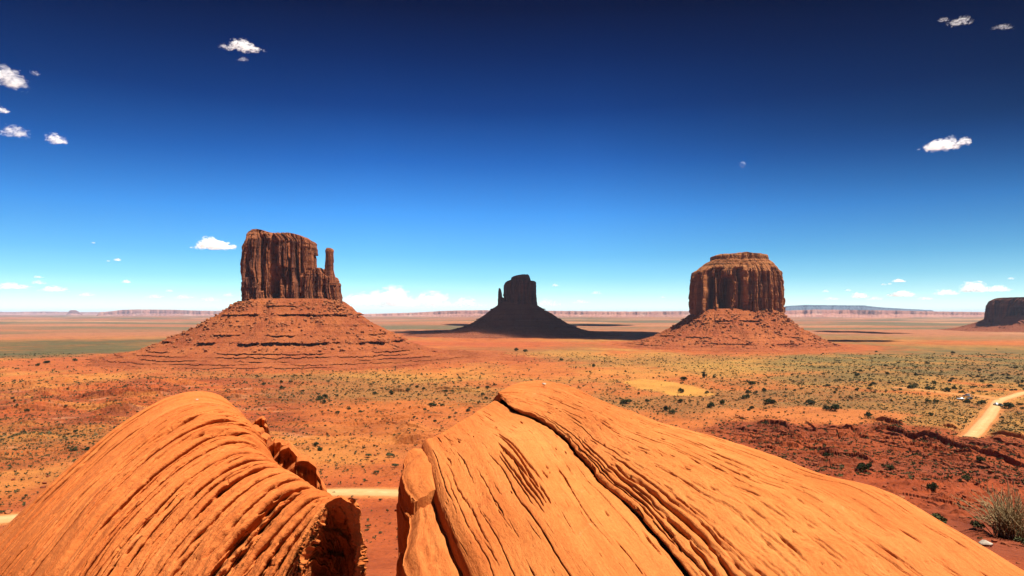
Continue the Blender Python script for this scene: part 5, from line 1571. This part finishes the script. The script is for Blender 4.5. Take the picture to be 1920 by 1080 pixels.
def build_clouds():
    C = [
        (456, 86, 92, 17, 'bright long cloud high at upper left, trailing off to its right', None, 0.9, 0.9),
        (455, 111, 28, 7, 'faint wisp just under the long high cloud', None, 0.25, 0),
        (10, 146, 54, 40, 'large ragged cloud cut by the left picture edge, topmost there', None, 0.8, -0.2),
        (66, 137, 20, 10, 'faint wisp right of the ragged left-edge cloud', None, 0.15, 0),
        (6, 207, 26, 12, 'small cloud under the ragged cloud at the left edge', None, 0.6, 0),
        (26, 247, 56, 22, 'mottled cloud at the left edge beside a small triangular cloud', None, 0.45, 0),
        (105, 262, 36, 20, 'small triangular cloud standing alone at left', None, 0.8, 0),
        (404, 459, 88, 24, 'bright flat-bottomed cloud beside the left butte', None, 1.4, 0),
        (1800, 40, 54, 15, 'brightest wisp in the top right corner', None, 0.35, 0),
        (1768, 37, 26, 8, 'small wisp at the left of the top right wisps', None, 0.2, 0),
        (1880, 51, 50, 9, 'lowest faint wisp in the top right corner', None, 0.2, 0),
        (1762, 272, 76, 24, 'bright cloud at right, well above the horizon', None, 1.0, 0),
        (1808, 265, 32, 14, 'little cloud touching the upper right of the bright right cloud', None, 0.7, 0.5),
        (735, 560, 120, 44, 'tallest white cloud bank on the horizon right of the spire', None, 0.8, 0),
        (675, 562, 90, 30, 'left end of the white cloud bank next to the butte with the right-end spire', None, 0.6, 0),
        (810, 564, 110, 34, 'right part of the white cloud bank on the horizon', None, 0.6, 0),
        (880, 568, 70, 24, 'low cloud just left of the dark butte', None, 0.5, 0),
        (1026, 568, 66, 18, 'low cloud just right of the dark butte', None, 0.4, 0),
        (1826, 540, 52, 24, 'largest cloud above the right-hand horizon', None, 1.0, 0),
        (1775, 548, 54, 14, 'long cloud left of the largest right-hand horizon cloud', None, 0.7, 0),
        (1872, 542, 60, 14, 'long cloud above the mesa at the right edge', None, 0.7, 0),
        (1690, 552, 66, 12, 'flat double cloud right of the broad stepped butte, above the horizon', None, 0.9, 0),
        (1612, 554, 36, 13, 'small puffy cloud near the blue mountain', None, 0.8, 0),
        (1686, 526, 26, 8, 'bright small cloud above the flat double cloud', None, 0.9, 0),
        (25, 537, 90, 14, 'long cloud at the left edge above the horizon', None, 0.6, 0),
        (100, 542, 66, 13, 'cloud right of the long left-edge cloud above the horizon', None, 0.6, 0),
        (237, 528, 20, 8, 'small bright cloud between the left edge and the butte with the right-end spire', None, 0.7, 0),
        (220, 487, 16, 6, 'tiny cloud above the small bright cloud at left', None, 0.6, 0),
    ]
    for k, (px, py, w, h, lab, grp, d, tl) in enumerate(C):
        cloud(px, py, w, h, lab, grp, d, tl, 500 + k)
    tiny = [(203, 489, 8, 4), (175, 455, 9, 4), (72, 519, 26, 6), (72, 530, 34, 9), (290, 556, 46, 8), (345, 557, 52, 9), (395, 562, 50, 9), (428, 553, 26, 8), (318, 545, 16, 6), (160, 552, 40, 9),
            (1041, 535, 16, 6), (1118, 549, 24, 8), (1090, 566, 44, 8), (1243, 557, 11, 5), (1548, 546, 16, 6), (1590, 544, 15, 5), (1657, 533, 12, 5), (1668, 532, 10, 5), (1640, 560, 40, 8), (1895, 522, 13, 6), (1560, 560, 40, 7), (1735, 560, 46, 6)]
    for k, (px, py, w, h) in enumerate(tiny):
        side = 'left' if px < 450 else ('middle' if px < 1300 else 'right')
        cloud(px, py, w, h, 'one of the small thin clouds low over the %s-hand horizon' % side if side != 'middle' else 'one of the small thin clouds low over the horizon behind the dark butte', 'small clouds low over the %s horizon' % side, 0.35, 0, 700 + k)

def shade_cloud(X, Y, rx, ry, alt, rot, label, seed):
    """A real cloud overhead, above the picture, whose shade falls at (X, Y)."""
    sh = SUN / SUN[2] * alt
    import bmesh
    bm = bmesh.new(); bmesh.ops.create_icosphere(bm, subdivisions=5, radius=1.0)
    co = np.array([v.co[:] for v in bm.verts]); f = np.array([[v.index for v in x.verts] for x in bm.faces]); bm.free()
    d = fbm3(co[:, 0] * 2, co[:, 1] * 2, co[:, 2] * 2, 5, seed, 0.6)
    co = co * (1 + 0.38 * d)[:, None]
    co = co * [rx, ry, min(rx, ry) * 0.45]
    co[co[:, 2] < 0, 2] *= 0.4
    c, s = math.cos(rot), math.sin(rot)
    co = np.stack([co[:, 0] * c - co[:, 1] * s, co[:, 0] * s + co[:, 1] * c, co[:, 2]], -1)
    o = link('cloud', np_mesh('cloud', co, f, True), mat_cloud(9.0 / min(rx, ry) * 1.6), None, (X + sh[0], Y + sh[1], alt))
    tag(o, label, 'cloud')

def build_moon():
    el = (HY - 308) / F; Y = 30000.0
    p = at(1392, 309, Y); r = 5.8 * Y / F
    import bmesh
    bm = bmesh.new(); bmesh.ops.create_uvsphere(bm, u_segments=48, v_segments=24, radius=r)
    me = bpy.data.meshes.new('moon'); bm.to_mesh(me); bm.free()
    for pl in me.polygons: pl.use_smooth = True
    k = NT('lunar_dust'); k.n.remove(k.b)
    d = k.n.new('ShaderNodeBsdfDiffuse'); t = k.n.new('ShaderNodeBsdfTransparent'); a = k.n.new('ShaderNodeAddShader')
    v = k.coord('Object'); n = k.noise(v, 3.0 / r, 4)
    k.link(k.ramp(n, [(0.3, (0.07, 0.075, 0.08)), (0.7, (0.11, 0.11, 0.115))]), d.inputs['Color'])
    k.link(d.outputs[0], a.inputs[0]); k.link(t.outputs[0], a.inputs[1])
    g = k.n.new('ShaderNodeNewGeometry'); mx = k.n.new('ShaderNodeMixShader')
    k.link(g.outputs['Backfacing'], mx.inputs[0]); k.link(a.outputs[0], mx.inputs[1]); k.link(t.outputs[0], mx.inputs[2]); k.link(mx.outputs[0], k.out.inputs['Surface'])
    o = link('moon', me, k.m, None, tuple(p))
    tag(o, 'pale half moon in the blue sky above the broad stepped butte', 'moon')

def build_world():
    w = bpy.data.worlds.new('World'); SC.world = w; w.use_nodes = True
    t = w.node_tree; N = t.nodes; Lk = t.links
    bg = N.get('Background')
    sky = N.new('ShaderNodeTexSky'); sky.sky_type = 'NISHITA'; sky.sun_disc = False
    sky.sun_elevation = SUN_EL; sky.sun_rotation = SUN_AZ
    sky.altitude = 1600; sky.air_density = 1.0; sky.dust_density = 0.6; sky.ozone_density = 2.5
    # polarising filter: the sky darkens away from the horizon, most on the right
    tc = N.new('ShaderNodeTexCoord'); sx = N.new('ShaderNodeSeparateXYZ'); Lk.new(tc.outputs['Generated'], sx.inputs[0])
    rp = N.new('ShaderNodeValToRGB'); Lk.new(sx.outputs['Z'], rp.inputs['Fac'])
    stops = SKY_STOPS
    e = rp.color_ramp.elements
    while len(e) < len(stops): e.new(0.5)
    for k, (p, c) in enumerate(stops):
        e[k].position = p; e[k].color = (*c, 1)
    def ramp2(sock, stops):
        r = N.new('ShaderNodeValToRGB'); Lk.new(sock, r.inputs['Fac']); e = r.color_ramp.elements
        while len(e) < len(stops): e.new(0.5)
        for k, (p, c) in enumerate(stops): e[k].position = p; e[k].color = (c, c, c, 1)
        return r.outputs['Color']
    mul = N.new('ShaderNodeMix'); mul.data_type = 'RGBA'; mul.blend_type = 'MULTIPLY'; mul.inputs[0].default_value = 1.0
    Lk.new(sky.outputs['Color'], mul.inputs[6]); Lk.new(rp.outputs['Color'], mul.inputs[7])
    xs = N.new('ShaderNodeMapRange'); Lk.new(sx.outputs['X'], xs.inputs['Value']); xs.inputs['From Min'].default_value = -1; xs.inputs['From Max'].default_value = 1
    side = ramp2(xs.outputs[0], [((p + 1) / 2, c) for p, c in SIDE_STOPS])
    zf_ = ramp2(sx.outputs['Z'], [(0.0, 0.0), (0.05, 0.30), (0.24, 1.0)])
    sm = N.new('ShaderNodeMix'); sm.data_type = 'RGBA'; sm.inputs[6].default_value = (1, 1, 1, 1); Lk.new(zf_, sm.inputs[0]); Lk.new(side, sm.inputs[7])
    m2 = N.new('ShaderNodeMix'); m2.data_type = 'RGBA'; m2.blend_type = 'MULTIPLY'; m2.inputs[0].default_value = 1.0
    Lk.new(mul.outputs[2], m2.inputs[6]); Lk.new(sm.outputs[2], m2.inputs[7])
    Lk.new(m2.outputs[2], bg.inputs['Color'])
    bg.inputs['Strength'].default_value = 0.0595

SIDE_STOPS = [(-0.6, 0.72), (-0.2, 1.0), (0.1, 0.9), (0.35, 0.54), (0.60, 0.25)]
SKY_STOPS = [(0.0054, (1.30, 1.60, 1.65)), (0.0284, (0.85, 1.24, 1.36)), (0.0515, (0.56, 1.04, 1.26)), (0.082, (0.38, 0.88, 1.20)), (0.1424, (0.21, 0.71, 1.25)), (0.2155, (0.075, 0.38, 0.86)), (0.2853, (0.024, 0.165, 0.46)), (0.3507, (0.008, 0.078, 0.255)), (0.4085, (0.003, 0.030, 0.115)), (0.75, (0.002, 0.015, 0.06))]

def build_light():
    l = bpy.data.lights.new('sun', 'SUN'); l.energy = 5.0; l.angle = math.radians(0.5); l.color = (1.0, 0.965, 0.90)
    o = bpy.data.objects.new('sun', l); COL.objects.link(o)
    o.rotation_euler = Vector(SUN.tolist()).to_track_quat('Z', 'Y').to_euler()
    o.location = (200, 0, 400)

def build_haze():
    b = np.array([(x, y, z) for x in (-1, 1) for y in (-1, 1) for z in (0, 1)], float)
    V = b * [48000, 48000, 1]
    V[:, 2] = np.where(b[:, 2] > 0, HAZE_TOP, -40.0)
    f = np.array([[0, 1, 3, 2], [4, 6, 7, 5], [0, 4, 5, 1], [2, 3, 7, 6], [0, 2, 6, 4], [1, 5, 7, 3]])
    m = bpy.data.materials.new('valley_air'); m.use_nodes = True
    t = m.node_tree; t.nodes.clear()
    o = t.nodes.new('ShaderNodeOutputMaterial'); p = t.nodes.new('ShaderNodeVolumePrincipled')
    p.inputs['Density'].default_value = HAZE_D
    p.inputs['Color'].default_value = HAZE_C
    p.inputs['Anisotropy'].default_value = 0.0
    t.links.new(p.outputs['Volume'], o.inputs['Volume'])
    ob = link('haze', np_mesh('haze', V, f, False), m)
    tag(ob, 'thin pale haze over the far valley', 'haze', None, 'stuff')
HAZE_TOP = 262.0
HAZE_D = 2.1e-5
HAZE_C = (0.50, 0.66, 0.95, 1)

def build_camera():
    c = bpy.data.cameras.new('camera'); o = bpy.data.objects.new('camera', c); COL.objects.link(o)
    c.sensor_width = 36.0; c.lens = 36.0 * F / 1920.0
    c.shift_y = (HY - 540.0) / 1920.0
    c.clip_start = 0.1; c.clip_end = 120000
    o.location = (0, 0, H); o.rotation_euler = (math.radians(90), 0, 0)
    SC.camera = o

# ------------------------------------------------------------------ build
build_camera(); build_light(); build_world()
build_ground()
for k, (p, w) in enumerate(ROADS): build_road(p, w, 'road', M['track'] if k == 2 else None)
build_west(); build_merrick(); build_east(); build_mesa_right()
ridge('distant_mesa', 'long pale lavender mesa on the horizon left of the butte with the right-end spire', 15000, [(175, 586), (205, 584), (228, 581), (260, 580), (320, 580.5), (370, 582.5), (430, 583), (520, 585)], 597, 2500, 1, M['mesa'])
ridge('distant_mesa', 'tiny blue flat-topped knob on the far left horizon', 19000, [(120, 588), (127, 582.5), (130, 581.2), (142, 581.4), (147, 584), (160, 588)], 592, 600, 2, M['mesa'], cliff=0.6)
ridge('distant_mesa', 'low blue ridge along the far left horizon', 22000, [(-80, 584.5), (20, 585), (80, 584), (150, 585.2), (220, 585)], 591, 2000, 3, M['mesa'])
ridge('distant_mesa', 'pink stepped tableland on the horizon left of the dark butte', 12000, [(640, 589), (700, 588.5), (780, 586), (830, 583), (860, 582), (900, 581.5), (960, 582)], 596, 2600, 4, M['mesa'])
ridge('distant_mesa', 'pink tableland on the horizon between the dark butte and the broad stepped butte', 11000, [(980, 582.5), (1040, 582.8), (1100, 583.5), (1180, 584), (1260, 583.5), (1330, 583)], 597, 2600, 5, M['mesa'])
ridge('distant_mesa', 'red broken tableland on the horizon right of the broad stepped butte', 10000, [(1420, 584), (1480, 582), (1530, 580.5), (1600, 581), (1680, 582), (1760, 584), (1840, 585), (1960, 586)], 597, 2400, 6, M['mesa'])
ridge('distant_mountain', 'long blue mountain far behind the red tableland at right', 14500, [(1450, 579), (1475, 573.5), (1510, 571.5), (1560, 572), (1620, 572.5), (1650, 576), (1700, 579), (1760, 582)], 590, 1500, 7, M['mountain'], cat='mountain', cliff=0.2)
build_left_boulder(); build_right_boulder()
build_bushes(); build_scrub(); build_stones(); build_near_things()
build_car(1868, 761, math.radians(172), (0.75, 0.75, 0.74), 'white pickup on the pale dirt road at right', 'pickup')
build_car(1876, 762, math.radians(168), (0.05, 0.05, 0.06), 'dark car on the dirt road beside the white pickup', 'sedan')
build_car(1812, 744, math.radians(70), (0.10, 0.06, 0.12), 'dark purple car parked left of the road bend', 'suv')
build_car(1818, 749, math.radians(100), (0.05, 0.05, 0.06), 'black car parked in front of the dark purple car', 'sedan')
build_car(1801, 750, math.radians(80), (0.70, 0.70, 0.72), 'silver car parked at the left of the pull-out', 'sedan')
build_clouds()
shade_cloud(180, 1960, 640, 330, 1900, math.radians(-34), 'broad cloud overhead that shades the dark butte', 21)
shade_cloud(420, 3420, 190, 330, 2600, 0.0, 'cloud overhead whose shade lies behind the dark butte', 22)
shade_cloud(-260, 3500, 90, 260, 2600, 0.2, 'small cloud overhead shading the floor left of the dark butte', 23)
shade_cloud(1080, 2120, 80, 170, 2000, 0.2, 'small cloud overhead shading the floor right of the broad stepped butte', 24)
shade_cloud(735, 1470, 95, 60, 1700, 0.1, 'little cloud overhead shading the foot of the broad stepped butte', 25)
build_moon()
build_haze()

SC.render.engine = 'CYCLES'
SC.cycles.max_bounces = 18; SC.cycles.diffuse_bounces = 1; SC.cycles.volume_bounces = 16; SC.cycles.transparent_max_bounces = 12
SC.cycles.use_denoising = True
SC.view_settings.view_transform = 'Standard'; SC.view_settings.look = 'None'
SC.view_settings.exposure = 1.20; SC.view_settings.gamma = 1.0
